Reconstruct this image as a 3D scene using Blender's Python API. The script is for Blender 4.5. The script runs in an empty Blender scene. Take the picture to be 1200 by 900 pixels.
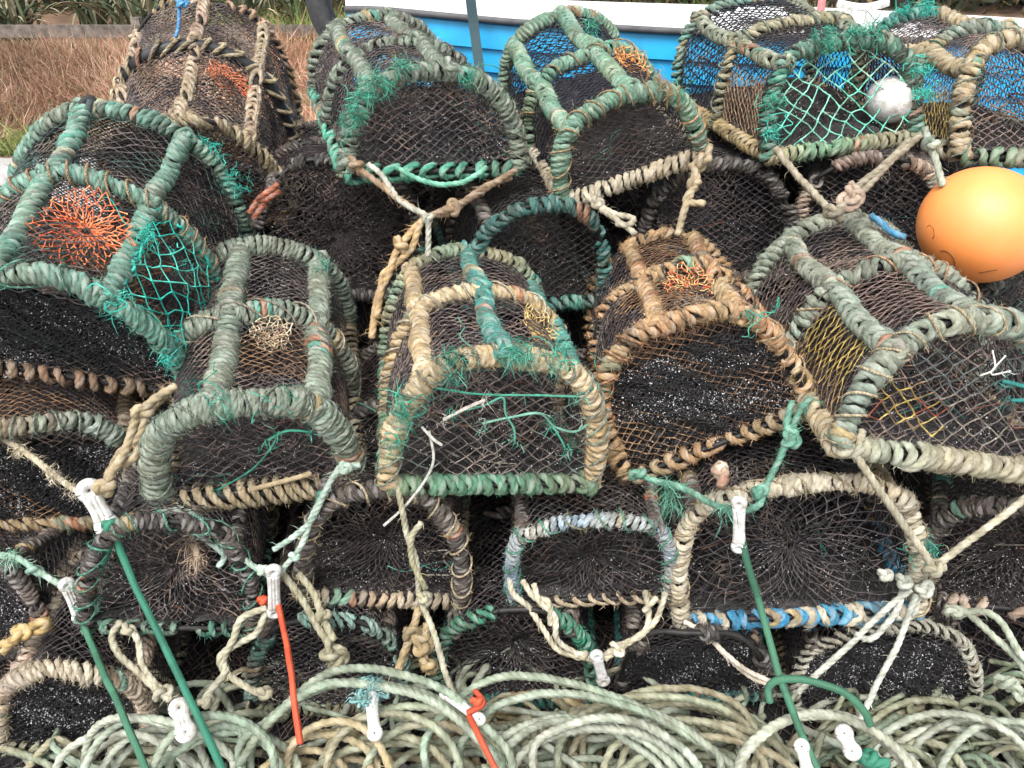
import bpy, math, random
import numpy as np
from mathutils import Vector, Matrix, Euler

random.seed(7)
rng = np.random.default_rng(11)
PI = math.pi
scene = bpy.context.scene
COL = scene.collection

# ------------------------------------------------------------------ camera model
F_PX, CAM_H, TILT = 933.0, 1.62, math.radians(28)

def at(px, py, Y):
    """world point on the sight line of pixel (1200x900 photo) at distance Y"""
    a = (px - 600) / F_PX
    b = (450 - py) / F_PX
    dy = math.cos(TILT) + b * math.sin(TILT)
    dz = -math.sin(TILT) + b * math.cos(TILT)
    k = Y / dy
    return np.array([a * k, Y, CAM_H + dz * k])

def lin(c):
    c = np.asarray(c, float) / 255.0
    return np.where(c <= 0.04045, c / 12.92, ((c + 0.055) / 1.055) ** 2.4)

# ------------------------------------------------------------------ mesh buffer
class MB:
    def __init__(self):
        self.v, self.q, self.t, self.c, self.u = [], [], [], [], []
        self.n = 0

    def add(self, v, quads=None, tris=None, col=(0.5, 0.5, 0.5), ruv=None):
        v = np.asarray(v, float).reshape(-1, 3)
        m = len(v)
        col = np.asarray(col, float)
        if col.ndim == 1:
            col = np.tile(col[:3], (m, 1))
        if ruv is None:
            ruv = np.zeros((m, 3))
        self.v.append(v)
        self.c.append(col[:, :3])
        self.u.append(ruv)
        if quads is not None and len(quads):
            self.q.append(np.asarray(quads, np.int64).reshape(-1, 4) + self.n)
        if tris is not None and len(tris):
            self.t.append(np.asarray(tris, np.int64).reshape(-1, 3) + self.n)
        self.n += m

    def build(self, name, mat, parent=None, smooth=True):
        if self.n == 0:
            return None
        v = np.concatenate(self.v)
        q = np.concatenate(self.q) if self.q else np.zeros((0, 4), np.int64)
        t = np.concatenate(self.t) if self.t else np.zeros((0, 3), np.int64)
        me = bpy.data.meshes.new(name)
        me.vertices.add(len(v))
        me.vertices.foreach_set('co', v.ravel().astype(np.float32))
        nl = len(q) * 4 + len(t) * 3
        me.loops.add(nl)
        me.loops.foreach_set('vertex_index', np.concatenate([q.ravel(), t.ravel()]).astype(np.int32))
        npoly = len(q) + len(t)
        me.polygons.add(npoly)
        starts = np.concatenate([np.arange(len(q)) * 4, len(q) * 4 + np.arange(len(t)) * 3]).astype(np.int32)
        me.polygons.foreach_set('loop_start', starts)
        me.polygons.foreach_set('use_smooth', np.full(npoly, smooth))
        me.update(calc_edges=True)
        a = me.attributes.new('Col', 'FLOAT_COLOR', 'POINT')
        c = np.concatenate(self.c)
        a.data.foreach_set('color', np.concatenate([np.clip(c, 0, 1), np.ones((len(c), 1))], 1).ravel().astype(np.float32))
        a = me.attributes.new('ruv', 'FLOAT_VECTOR', 'POINT')
        a.data.foreach_set('vector', np.concatenate(self.u).ravel().astype(np.float32))
        me.materials.append(mat)
        o = bpy.data.objects.new(name, me)
        COL.objects.link(o)
        if parent is not None:
            o.parent = parent
        return o

def tag(o, label=None, cat=None, group=None, kind=None):
    if label: o['label'] = label
    if cat: o['category'] = cat
    if group: o['group'] = group
    if kind: o['kind'] = kind
    return o

def empty(name, loc=(0, 0, 0)):
    o = bpy.data.objects.new(name, None)
    o.empty_display_size = 0.1
    COL.objects.link(o)
    o.location = loc
    return o

# ------------------------------------------------------------------ geometry helpers
def catmull(P, step):
    P = np.asarray(P, float)
    if len(P) == 2:
        n = max(2, int(np.linalg.norm(P[1] - P[0]) / step))
        return P[0] + (P[1] - P[0]) * np.linspace(0, 1, n + 1)[:, None]
    Q = np.vstack([2 * P[0] - P[1], P, 2 * P[-1] - P[-2]])
    out = []
    for i in range(1, len(Q) - 2):
        p0, p1, p2, p3 = Q[i - 1:i + 3]
        n = max(2, int(np.linalg.norm(p2 - p1) / step))
        t = np.linspace(0, 1, n, endpoint=False)[:, None]
        out.append(0.5 * (2 * p1 + (p2 - p0) * t + (2 * p0 - 5 * p1 + 4 * p2 - p3) * t ** 2 + (3 * p1 - p0 - 3 * p2 + p3) * t ** 3))
    out.append(P[-1:])
    return np.vstack(out)

def resample(P, step):
    P = np.asarray(P, float)
    s = np.concatenate([[0], np.cumsum(np.linalg.norm(np.diff(P, axis=0), axis=1))])
    n = max(2, int(s[-1] / step))
    x = np.linspace(0, s[-1], n + 1)
    return np.stack([np.interp(x, s, P[:, i]) for i in range(3)], 1), x

def tangents(P):
    T = np.gradient(P, axis=0)
    return T / np.maximum(np.linalg.norm(T, axis=1, keepdims=True), 1e-9)

def frames(P, ref=None):
    T = tangents(P)
    n = len(P)
    if ref is not None:
        N = np.tile(np.asarray(ref, float), (n, 1))
        N = N - (N * T).sum(1, keepdims=True) * T
        N /= np.maximum(np.linalg.norm(N, axis=1, keepdims=True), 1e-9)
        return T, N, np.cross(T, N)
    N = np.zeros((n, 3))
    a = np.array([0.3, 0.2, 0.93]) if abs(T[0][2]) < 0.9 else np.array([1.0, 0.1, 0])
    v = a - a.dot(T[0]) * T[0]
    N[0] = v / np.linalg.norm(v)
    for i in range(1, n):
        v = N[i - 1] - N[i - 1].dot(T[i]) * T[i]
        N[i] = v / max(np.linalg.norm(v), 1e-9)
    return T, N, np.cross(T, N)

def tube(mb, P, r, col, sides=6, ref=None, frame=None, lobes=0.0, lay=0.07, flat=1.0, closed=False, caps=True, u0=0.0):
    P = np.asarray(P, float)
    n = len(P)
    T, N, B = frame if frame is not None else frames(P, ref)
    s = np.concatenate([[0], np.cumsum(np.linalg.norm(np.diff(P, axis=0), axis=1))]) + u0
    r = np.broadcast_to(np.asarray(r, float), (n,))
    k = sides + 1
    phi = np.linspace(0, 2 * PI, k)
    rr = r[:, None] * np.ones((1, k))
    if lobes:
        rr = rr * (1 - lobes + 2 * lobes * np.abs(np.cos(1.5 * (phi[None, :] - 2 * PI * s[:, None] / lay))))
    V = P[:, None, :] + rr[..., None] * (flat * np.cos(phi)[None, :, None] * N[:, None, :] + (2 - flat) * np.sin(phi)[None, :, None] * B[:, None, :])
    i = np.arange(n - 1)[:, None]
    j = np.arange(sides)[None, :]
    Q = np.stack([i * k + j, i * k + j + 1, (i + 1) * k + j + 1, (i + 1) * k + j], -1).reshape(-1, 4)
    col = np.asarray(col, float)
    C = np.repeat(np.broadcast_to(col, (n, 3)), k, axis=0)
    U = np.stack([np.repeat(s * (.066 / lay), k), np.tile(phi / (2 * PI), n), np.repeat(r, k)], 1)
    V = V.reshape(-1, 3)
    tris = None
    if caps and not closed:
        V = np.vstack([V, P[:1] - T[:1] * r[0] * 0.4, P[-1:] + T[-1:] * r[-1] * 0.4])
        C = np.vstack([C, C[:1], C[-1:]])
        U = np.vstack([U, U[:1], U[-1:]])
        a = n * k
        jj = np.arange(sides)
        tris = np.vstack([np.stack([np.full(sides, a), jj + 1, jj], 1),
                          np.stack([np.full(sides, a + 1), (n - 1) * k + jj, (n - 1) * k + jj + 1], 1)])
    mb.add(V, Q, tris, C, U)

def threads(mb, A, B, r, col, mid=0.75):
    """many net threads at once: 3-sided, knot-thick at both ends"""
    A = np.asarray(A, float); B = np.asarray(B, float)
    m = len(A)
    if m == 0: return
    D = B - A
    L = np.linalg.norm(D, axis=1, keepdims=True)
    T = D / np.maximum(L, 1e-9)
    h = np.where(np.abs(T[:, 2:3]) < 0.8, np.array([[0, 0, 1.0]]), np.array([[1.0, 0, 0]]))
    N = np.cross(T, h); N /= np.maximum(np.linalg.norm(N, axis=1, keepdims=True), 1e-9)
    Bn = np.cross(T, N)
    r = np.broadcast_to(np.asarray(r, float), (m,))[:, None]
    st = [(-0.02, 1.5), (0.14, 1.0), (0.5, mid), (0.86, 1.0), (1.02, 1.5)]
    bend = rng.normal(0, 1, (m, 3)) * 0.05 * L
    rings = []
    for f, k in st:
        c = A + D * f + bend * math.sin(max(0, min(1, f)) * PI)
        for a in (0, 2 * PI / 3, 4 * PI / 3):
            rings.append(c + r * k * (math.cos(a) * N + math.sin(a) * Bn))
    V = np.stack(rings, 1).reshape(-1, 3)
    nst = len(st)
    base = (np.arange(m) * 3 * nst)[:, None]
    q = []
    for s in range(nst - 1):
        for j in range(3):
            q.append([s * 3 + j, s * 3 + (j + 1) % 3, (s + 1) * 3 + (j + 1) % 3, (s + 1) * 3 + j])
    Q = (base[:, :, None] + np.array(q)[None]).reshape(-1, 4)
    col = np.asarray(col, float)
    if col.ndim == 1: col = np.tile(col, (m, 1))
    mb.add(V, Q, None, np.repeat(col, 3 * nst, axis=0))

def strips(mb, P0, D, L, w, col):
    """loose fibres: bent two-piece slivers"""
    m = len(P0)
    if m == 0: return
    D = D / np.maximum(np.linalg.norm(D, axis=1, keepdims=True), 1e-9)
    side = np.cross(D, rng.normal(size=(m, 3))); side /= np.maximum(np.linalg.norm(side, axis=1, keepdims=True), 1e-9)
    L = np.broadcast_to(np.asarray(L, float), (m,))[:, None]
    w = np.broadcast_to(np.asarray(w, float), (m,))[:, None]
    mid = P0 + D * L * 0.5 + rng.normal(0, 0.12, (m, 3)) * L
    end = P0 + D * L + rng.normal(0, 0.25, (m, 3)) * L
    V = np.stack([P0 - side * w, P0 + side * w, mid + side * w, mid - side * w, end], 1).reshape(-1, 3)
    b = np.arange(m) * 5
    Q = np.stack([b, b + 1, b + 2, b + 3], 1)
    T = np.stack([b + 3, b + 2, b + 4], 1)
    col = np.asarray(col, float)
    if col.ndim == 1: col = np.tile(col, (m, 1))
    mb.add(V, Q, T, np.repeat(col, 5, axis=0))

def wob(x, seed, k=3):
    """smooth 1-D noise in about -1..1"""
    r = np.random.default_rng(seed)
    y = 0
    for i in range(k):
        y = y + np.sin(x * r.uniform(0.6, 1.6) * (1.7 ** i) + r.uniform(0, 6.3)) / (1.4 ** i)
    return y / 1.9

def pick_cols(pal, x, seed, sharp=2.2, accent=0.0):
    """colour along a rope: slow drift between palette entries plus turn-to-turn change"""
    P = lin(np.array(pal))
    r = np.random.default_rng(seed)
    n = len(P)
    W = np.stack([wob(x * 0.22, seed + 31 * i, 3) for i in range(n)], 1)
    W = np.exp(W * sharp); W /= W.sum(1, keepdims=True)
    C = W @ P
    k = np.floor(x).astype(int)
    rnd = r.normal(0, 0.11, k.max() + 2 if len(k) else 2)
    C = C * (1 + rnd[np.clip(k, 0, None)])[:, None]
    if accent:
        kk = k.max() + 2 if len(k) else 2
        hot = r.random(kk) < accent
        hot = hot | (np.roll(hot, 1) & (r.random(kk) < .6))
        ac = lin(np.array(ACC))[r.integers(0, len(ACC), kk)]
        h = hot[np.clip(k, 0, None)]
        C[h] = C[h] * .3 + ac[np.clip(k, 0, None)][h] * .7
    return np.clip(C, 0, 1)

ACC = [(196, 168, 112), (180, 110, 78), (150, 128, 100), (96, 84, 74), (84, 170, 150), (206, 192, 160), (120, 140, 120)]
ALB = 0.80      # weathered rope reflects a little less than the swatches measured off it

def binding(mb, path, ref, core, rd, pitch, pal, seed, gap=0.0, fuzz=1.0, spt=18, sides=9, slant=.45):
    """rope wound round a bar: one long helical tube with uneven turns"""
    P, s = resample(path, 0.004)
    Ltot = s[-1]
    turns = Ltot / pitch
    n = max(8, int(turns * spt))
    x = np.linspace(0, turns, n)
    r = np.random.default_rng(seed)
    nt = int(turns) + 3
    kx = x
    tl = np.interp(kx, np.arange(nt), np.cumsum(np.clip(r.normal(1, 0.16, nt), 0.5, 1.6)))
    tl = (tl - tl[0]) / (tl[-1] - tl[0]) * Ltot
    phase = 2 * PI * x + r.uniform(0, 6)
    tilt = np.interp(kx, np.arange(nt), r.normal(slant, 0.3, nt)) * pitch
    tl = np.clip(tl + tilt * np.sin(phase + r.uniform(0, 6)), 0, Ltot)
    rad = rd * 0.5 * np.interp(kx, np.arange(nt), np.clip(r.normal(1, 0.10, nt), .75, 1.3))
    # swellings where the rope doubles over itself
    R = core + rad * 0.92 + np.interp(kx, np.arange(nt), np.abs(r.normal(0, 0.14, nt))) * rd
    R = R * (1 + 0.10 * wob(kx * 0.5, seed + 5))
    C0 = np.stack([np.interp(tl, s, P[:, i]) for i in range(3)], 1)
    T, N, B = frames(P, ref)
    Ni = np.stack([np.interp(tl, s, N[:, i]) for i in range(3)], 1)
    Bi = np.stack([np.interp(tl, s, B[:, i]) for i in range(3)], 1)
    Ni /= np.linalg.norm(Ni, axis=1, keepdims=True)
    Bi /= np.linalg.norm(Bi, axis=1, keepdims=True)
    rd_dir = np.cos(phase)[:, None] * Ni + np.sin(phase)[:, None] * Bi
    Q = C0 + R[:, None] * rd_dir
    Tq = tangents(Q)
    Nq = rd_dir - (rd_dir * Tq).sum(1, keepdims=True) * Tq
    Nq /= np.maximum(np.linalg.norm(Nq, axis=1, keepdims=True), 1e-9)
    col = pick_cols(pal, kx, seed, accent=.04) * ALB
    if gap > 0:      # bare stretches: keep only some runs of turns
        g = wob(kx * 0.45, seed + 9) > (-1 + 2 * gap)
        keep = np.where(g)[0]
        runs = np.split(keep, np.where(np.diff(keep) > 1)[0] + 1) if len(keep) else []
    else:
        runs = [np.arange(n)]
    for ru in runs:
        if len(ru) < 6: continue
        tube(mb, Q[ru], rad[ru], col[ru], sides=sides, frame=(Tq[ru], Nq[ru], np.cross(Tq[ru], Nq[ru])), u0=float(r.uniform(0, 5)), lobes=.19, lay=rd * 4.4, flat=.86)
    m = int(turns * 12 * fuzz)
    if m and len(runs):
        allr = np.concatenate(runs)
        idx = r.choice(allr, m)
        strips(mb, Q[idx] + Nq[idx] * (rad[idx] * 0.85)[:, None], Nq[idx] + r.normal(0, 0.8, (m, 3)) + Tq[idx] * r.normal(0, 0.8, (m, 1)),
               r.uniform(0.004, 0.015, m), r.uniform(0.0003, 0.0006, m), np.clip(col[idx] * r.uniform(0.8, 1.4, (m, 1)), 0, 1))

def laid_rope(mb, pts, rad, pal, seed=0, lay=None, sides=12, step=None, fuzz=0.0, smooth=True, lobes=0.13):
    step = step or max(0.004, rad * 0.6)
    P = catmull(pts, step) if smooth else np.asarray(pts, float)
    P, s = resample(P, step)
    r = np.random.default_rng(seed + 77)
    P = P + np.stack([wob(s * 22, seed + i) for i in range(3)], 1) * rad * 0.18
    lay = lay or rad * 7.5
    col = pick_cols(pal, s * 25, seed) * ALB
    tube(mb, P, rad * (1 + 0.05 * wob(s * 30, seed + 4)), col, sides=sides, lobes=lobes, lay=lay)
    m = int(s[-1] * 260 * fuzz)
    if m:
        T = tangents(P)
        idx = r.integers(0, len(P), m)
        D = np.cross(T[idx], r.normal(size=(m, 3))); D /= np.maximum(np.linalg.norm(D, axis=1, keepdims=True), 1e-9)
        strips(mb, P[idx] + D * rad * 0.8, D + r.normal(0, .5, (m, 3)) + T[idx], r.uniform(.008, .028, m), r.uniform(.0003, .0007, m), np.clip(col[idx] * r.uniform(.8, 1.4, (m, 1)), 0, 1))
    return P

def knot(mb, c, R, rad, pal, seed, axis=(0, 0, 1)):
    r = np.random.default_rng(seed)
    t = np.linspace(0, 2 * PI * 1.02, 80)
    P = np.stack([np.sin(t) + 2 * np.sin(2 * t), np.cos(t) - 2 * np.cos(2 * t), -np.sin(3 * t) * 1.1], 1) / 3.0
    M = np.array(Euler(r.uniform(-0.7, 0.7, 3)).to_matrix())
    laid_rope(mb, np.asarray(c) + (P @ M.T) * R * np.array([1, .8, 1.15]), rad, pal, seed, smooth=False, sides=9)

def tuft(mb, c, n, L, pal, seed, spread=0.5, down=0.5, w=0.0009):
    r = np.random.default_rng(seed)
    P0 = np.asarray(c) + r.normal(0, 0.008, (n, 3))
    D = r.normal(0, spread, (n, 3)) + np.array([0, -0.35, -down])
    cc = lin(np.array(pal))[r.integers(0, len(pal), n)] * r.uniform(.7, 1.15, (n, 1))
    strips(mb, P0, D, L * r.uniform(0.4, 1.1, n), w * r.uniform(.6, 1.5, n), cc)

# ------------------------------------------------------------------ materials
def new_mat(name):
    m = bpy.data.materials.new(name)
    m.use_nodes = True
    nt = m.node_tree
    for n in list(nt.nodes): nt.nodes.remove(n)
    out = nt.nodes.new('ShaderNodeOutputMaterial')
    b = nt.nodes.new('ShaderNodeBsdfPrincipled')
    nt.links.new(b.outputs[0], out.inputs[0])
    return m, nt, b

def N(nt, typ, **kw):
    n = nt.nodes.new(typ)
    for k, v in kw.items():
        if k.startswith('i_'):
            n.inputs[k[2:].replace('_', ' ')].default_value = v
        else:
            setattr(n, k, v)
    return n

def math_node(nt, op, a, b=None):
    n = nt.nodes.new('ShaderNodeMath'); n.operation = op
    for i, x in enumerate((a, b)):
        if x is None: continue
        if isinstance(x, (int, float)): n.inputs[i].default_value = x
        else: nt.links.new(x, n.inputs[i])
    return n.outputs[0]

def mixc(nt, fac, a, b, mode='MIX'):
    n = nt.nodes.new('ShaderNodeMix'); n.data_type = 'RGBA'; n.blend_type = mode
    for sock, x in ((n.inputs[0], fac), (n.inputs[6], a), (n.inputs[7], b)):
        if isinstance(x, (int, float)): sock.default_value = x
        elif isinstance(x, tuple): sock.default_value = x
        else: nt.links.new(x, sock)
    return n.outputs[2]

def ramp(nt, src, p0, p1, c0=(0, 0, 0, 1), c1=(1, 1, 1, 1)):
    n = nt.nodes.new('ShaderNodeValToRGB')
    n.color_ramp.elements[0].position = p0; n.color_ramp.elements[0].color = c0
    n.color_ramp.elements[1].position = p1; n.color_ramp.elements[1].color = c1
    nt.links.new(src, n.inputs[0])
    return n.outputs[0]

def rope_material(name, strands=2.2, bump=0.7, rough=0.72, dirt=0.5, tracer=.32):
    m, nt, b = new_mat(name)
    at_ = N(nt, 'ShaderNodeAttribute', attribute_name='Col')
    uv = N(nt, 'ShaderNodeAttribute', attribute_name='ruv')
    sep = N(nt, 'ShaderNodeSeparateXYZ'); nt.links.new(uv.outputs['Vector'], sep.inputs[0])
    u, v, r = sep.outputs
    # strand phase: 3 turns round the rope per lay length
    ph = math_node(nt, 'SUBTRACT', math_node(nt, 'MULTIPLY', v, 3 * PI), math_node(nt, 'MULTIPLY', u, 3 * PI / .066))
    st = math_node(nt, 'ABSOLUTE', math_node(nt, 'COSINE', ph))
    tc = N(nt, 'ShaderNodeTexCoord')
    n1 = N(nt, 'ShaderNodeTexNoise'); n1.inputs['Scale'].default_value = 55; n1.inputs['Detail'].default_value = 5; nt.links.new(tc.outputs['Object'], n1.inputs['Vector'])
    n2 = N(nt, 'ShaderNodeTexNoise'); n2.inputs['Scale'].default_value = 380; n2.inputs['Detail'].default_value = 3; nt.links.new(tc.outputs['Object'], n2.inputs['Vector'])
    n3 = N(nt, 'ShaderNodeTexNoise'); n3.inputs['Scale'].default_value = 9; n3.inputs['Detail'].default_value = 4; nt.links.new(tc.outputs['Object'], n3.inputs['Vector'])
    c = mixc(nt, 1.0, at_.outputs['Color'], ramp(nt, n1.outputs[0], 0.3, 0.75, (.62, .60, .56, 1), (1.18, 1.18, 1.16, 1)), 'MULTIPLY')
    c = mixc(nt, math_node(nt, 'MULTIPLY', ramp(nt, n3.outputs[0], 0.5, 0.72), dirt), c, (0.09, 0.065, 0.04, 1))
    c = mixc(nt, math_node(nt, 'MULTIPLY', ramp(nt, n2.outputs[0], 0.60, 0.74), 0.35), c, (0.62, 0.6, 0.52, 1))
    tr = math_node(nt, 'SINE', math_node(nt, 'MULTIPLY', ph, 2 / 3))
    c = mixc(nt, math_node(nt, 'MULTIPLY', ramp(nt, tr, .45, .8), tracer), c, (.10, .085, .065, 1))
    c = mixc(nt, math_node(nt, 'MULTIPLY', ramp(nt, math_node(nt, 'MULTIPLY', tr, -1.0), .5, .85), tracer * .6), c, (.62, .60, .54, 1))
    nt.links.new(c, b.inputs['Base Color'])
    b.inputs['Roughness'].default_value = rough
    b.inputs['Specular IOR Level'].default_value = 0.4
    hsum = math_node(nt, 'ADD', math_node(nt, 'MULTIPLY', st, 1.0), math_node(nt, 'MULTIPLY', n2.outputs[0], 0.8))
    bp = N(nt, 'ShaderNodeBump'); bp.inputs['Strength'].default_value = bump; bp.inputs['Distance'].default_value = 0.0022
    nt.links.new(hsum, bp.inputs['Height'])
    nt.links.new(bp.outputs[0], b.inputs['Normal'])
    return m

def plain_material(name, col=None, rough=0.7, nscale=30, amt=0.35, bump=0.3, bdist=0.002, spec=0.3):
    m, nt, b = new_mat(name)
    if col is None:
        src = N(nt, 'ShaderNodeAttribute', attribute_name='Col').outputs['Color']
    else:
        rgb = N(nt, 'ShaderNodeRGB'); rgb.outputs[0].default_value = (*col, 1); src = rgb.outputs[0]
    tc = N(nt, 'ShaderNodeTexCoord')
    n1 = N(nt, 'ShaderNodeTexNoise'); n1.inputs['Scale'].default_value = nscale; n1.inputs['Detail'].default_value = 6
    nt.links.new(tc.outputs['Object'], n1.inputs['Vector'])
    lo = 1 - amt; hi = 1 + amt
    c = mixc(nt, 1.0, src, ramp(nt, n1.outputs[0], 0.3, 0.72, (lo, lo, lo, 1), (hi, hi, hi, 1)), 'MULTIPLY')
    nt.links.new(c, b.inputs['Base Color'])
    b.inputs['Roughness'].default_value = rough
    b.inputs['Specular IOR Level'].default_value = spec
    bp = N(nt, 'ShaderNodeBump'); bp.inputs['Strength'].default_value = bump; bp.inputs['Distance'].default_value = bdist
    nt.links.new(n1.outputs[0], bp.inputs['Height']); nt.links.new(bp.outputs[0], b.inputs['Normal'])
    return m

M_ROPE = rope_material('weathered_rope')
M_LAID = rope_material('laid_rope', bump=0.45, dirt=0.4, tracer=.24)
M_CORD = plain_material('braided_cord', None, 0.6, 400, 0.2, 0.5, 0.001)
M_NET = plain_material('net_twine', None, 0.55, 120, 0.5, 0.4, 0.001, 0.4)
M_STEEL = plain_material('rubbered_steel', (0.022, 0.020, 0.019), 0.55, 60, 0.5, 0.5, 0.002, 0.35)
M_RUBBER = plain_material('rubber_hose', (0.03, 0.03, 0.032), 0.5, 40, 0.4, 0.3, 0.002, 0.4)
M_MAT = plain_material('fouled_black_net', (0.026, 0.025, 0.027), 0.6, 260, 0.6, 1.0, 0.004, 0.4)
M_MATC = plain_material('fouled_floor', None, 0.75, 120, 0.6, 1.0, 0.005, 0.3)
M_BARN_GLINT = plain_material('barnacles_and_glints', (0.72, 0.72, 0.72), 0.45, 200, 0.2)
M_SLAT = plain_material('creel_base_slats', (0.03, 0.026, 0.022), 0.8, 30, 0.5)
M_FIBRE = plain_material('frayed_twine', None, 0.75, 90, 0.25, 0.2, 0.001)
def toggle_plastic():
    m, nt, b = new_mat('worn_white_plastic')
    tc = N(nt, 'ShaderNodeTexCoord')
    n1 = N(nt, 'ShaderNodeTexNoise'); n1.inputs['Scale'].default_value = 45; n1.inputs['Detail'].default_value = 8; nt.links.new(tc.outputs['Object'], n1.inputs['Vector'])
    n2 = N(nt, 'ShaderNodeTexNoise'); n2.inputs['Scale'].default_value = 220; n2.inputs['Detail'].default_value = 4; nt.links.new(tc.outputs['Object'], n2.inputs['Vector'])
    c = ramp(nt, n1.outputs[0], .42, .72, (.60, .60, .59, 1), (.34, .31, .26, 1))
    c = mixc(nt, ramp(nt, n2.outputs[0], .60, .70), c, (.22, .2, .17, 1))
    nt.links.new(c, b.inputs['Base Color']); b.inputs['Roughness'].default_value = .45
    bp = N(nt, 'ShaderNodeBump'); bp.inputs['Strength'].default_value = .3; bp.inputs['Distance'].default_value = .001
    nt.links.new(n2.outputs[0], bp.inputs['Height']); nt.links.new(bp.outputs[0], b.inputs['Normal'])
    return m
M_WPLAS = toggle_plastic()

# ------------------------------------------------------------------ creels
PN = 2.6
PNS = {'C1': 2.0, 'C5': 2.0, 'T2': 2.3, 'L2e': 3.6, 'L2d': 4.0, 'T4': 3.1, 'L2f': 3.0, 'G5': 2.8}
def prof(th, W, H, PN=2.6):
    th = np.asarray(th, float)
    c, s = np.cos(th), np.sin(th)
    return np.stack([-W / 2 * np.sign(c) * np.abs(c) ** (2 / PN), H * np.abs(s) ** (2 / PN)], -1)

# position, yaw/pitch/roll, width/height/length, lean, back taper, front lean ; angles of the long bars round the hoop
FIT = {
  'C1': ([-1.070, 1.696, 0.740, 0.063, 0.287, 0.277, 0.559, 0.355, 0.606, -0.060, 1.122, -0.127], [1.222, 2.005]),
  'C2': ([-0.575, 1.491, 0.548, 0.19, 0.165, 0.006, 0.427, 0.277, 0.674, -0.042, 0.988, -0.023], [1.42, 2.27]),
  'C3': ([-0.045, 1.435, 0.609, 0.148, -0.032, 0.091, 0.448, 0.327, 0.657, -0.027, 1.003, -0.116], [0.9, 1.56, 2.37]),
  'C4': ([0.472, 1.55, 0.639, -0.046, -0.071, -0.458, 0.446, 0.329, 0.659, 0.014, 1.005, -0.015], [1.54, 2.22]),
  'C5': ([0.886, 1.344, 0.730, -0.009, 0.0, 0.149, 0.478, 0.278, 0.730, 0.140, 0.981, 0.119], [0.777, 1.497]),
  'T1': ([-0.83, 2.113, 0.989, 0.192, 0.269, -0.009, 0.44, 0.341, 0.62, -0.01, 1.096, -0.281], [0.73, 1.61, 2.3]),
  'T2': ([-0.2, 2.095, 1.135, 0.342, 0.157, 0.044, 0.458, 0.241, 0.701, 0.019, 0.924, 0.187], [0.93, 1.72]),
  'T3': ([0.333, 2.21, 1.087, 0.244, 0.245, -0.306, 0.4, 0.233, 0.673, -0.05, 0.967, 0.145], [0.88, 1.69]),
  'T4': ([0.918, 2.260, 1.164, 0.194, 0.098, -0.086, 0.440, 0.258, 0.646, 0.010, 1.095, 0.335], [0.872, 1.98]),
  'T5': ([1.42, 2.196, 1.145, 0.095, 0.048, 0.046, 0.426, 0.274, 0.653, 0.138, 1.041, 0.61], [0.74, 1.7]),
  'L2a': ([-1.151, 1.599, 0.373, 0.375, 0.099, 0.238, 0.434, 0.329, 0.66, -0.019, 1.0, -0.081], [0.85, 2.29]),
  'L2b': ([-0.786, 1.359, 0.26, 0.15, 0.046, 0.195, 0.361, 0.329, 0.66, -0.009, 1.0, -0.038], [0.85, 2.29]),
  'L2c': ([-0.307, 1.431, 0.28, 0.044, 0.038, 0.088, 0.369, 0.335, 0.66, -0.008, 1.0, -0.035], [0.85, 2.29]),
  'L2d': ([0.187, 1.416, 0.293, -0.024, 0.092, -0.077, 0.362, 0.272, 0.66, -0.019, 1.0, -0.083], [0.85, 2.29]),
  'L2e': ([0.647, 1.347, 0.306, -0.093, -0.048, -0.156, 0.517, 0.339, 0.66, 0.011, 1.0, 0.049], [0.85, 2.29]),
  'L2f': ([1.17, 1.39, 0.288, -0.441, 0.092, -0.277, 0.364, 0.332, 0.66, -0.018, 1.0, -0.077], [0.85, 2.29]),
  'G1': ([-1.033, 1.27, -0.04, 0.121, 0.082, 0.246, 0.328, 0.326, 0.66, -0.015, 1.0, -0.067], [0.85, 2.29]),
  'G2': ([-0.457, 1.379, -0.037, 0.076, 0.042, 0.104, 0.374, 0.335, 0.66, -0.009, 1.0, -0.039], [0.85, 2.29]),
  'G3': ([0.012, 1.399, -0.029, -0.028, 0.043, -0.034, 0.386, 0.337, 0.66, -0.009, 1.0, -0.041], [0.85, 2.29]),
  'G4': ([0.464, 1.417, -0.034, -0.08, 0.147, -0.154, 0.361, 0.334, 0.66, -0.03, 1.0, -0.131], [0.85, 2.29]),
  'G5': ([0.92, 1.365, -0.03, -0.111, 0.062, -0.201, 0.412, 0.33, 0.66, -0.012, 1.0, -0.053], [0.85, 2.29]),
  'G0': ([-1.308, 1.396, 0.145, -0.137, -0.1, -0.119, 0.445, 0.29, 0.66, 0.0, 1.0, 0.1], [0.85, 2.29]),
  'K1': ([-0.483, 2.101, 0.788, 0.246, -0.026, 0.102, 0.476, 0.365, 0.66, 0.011, 1.0, 0.048], [0.85, 2.29]),
  'K2': ([0.068, 2.165, 0.732, 0.223, 0.104, 0.033, 0.398, 0.319, 0.66, -0.018, 1.0, -0.077], [0.85, 2.29]),
  'K3': ([0.59, 2.181, 0.806, -0.134, 0.036, -0.111, 0.43, 0.33, 0.66, -0.007, 1.0, -0.03], [0.85, 2.29]),
  'K4': ([1.041, 2.224, 0.836, -0.371, 0.088, -0.166, 0.394, 0.322, 0.66, -0.015, 1.0, -0.067], [0.85, 2.29]),
  'K5': ([1.41, 1.886, 0.666, 0.063, -0.1, 0.021, 0.46, 0.28, 0.66, 0.045, 1.0, 0.1], [0.85, 2.29]),
  'K0': ([-0.844, 2.189, 0.791, 0.396, 0.023, 0.147, 0.412, 0.338, 0.66, -0.004, 1.0, -0.019], [0.85, 2.29]),
}

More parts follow.
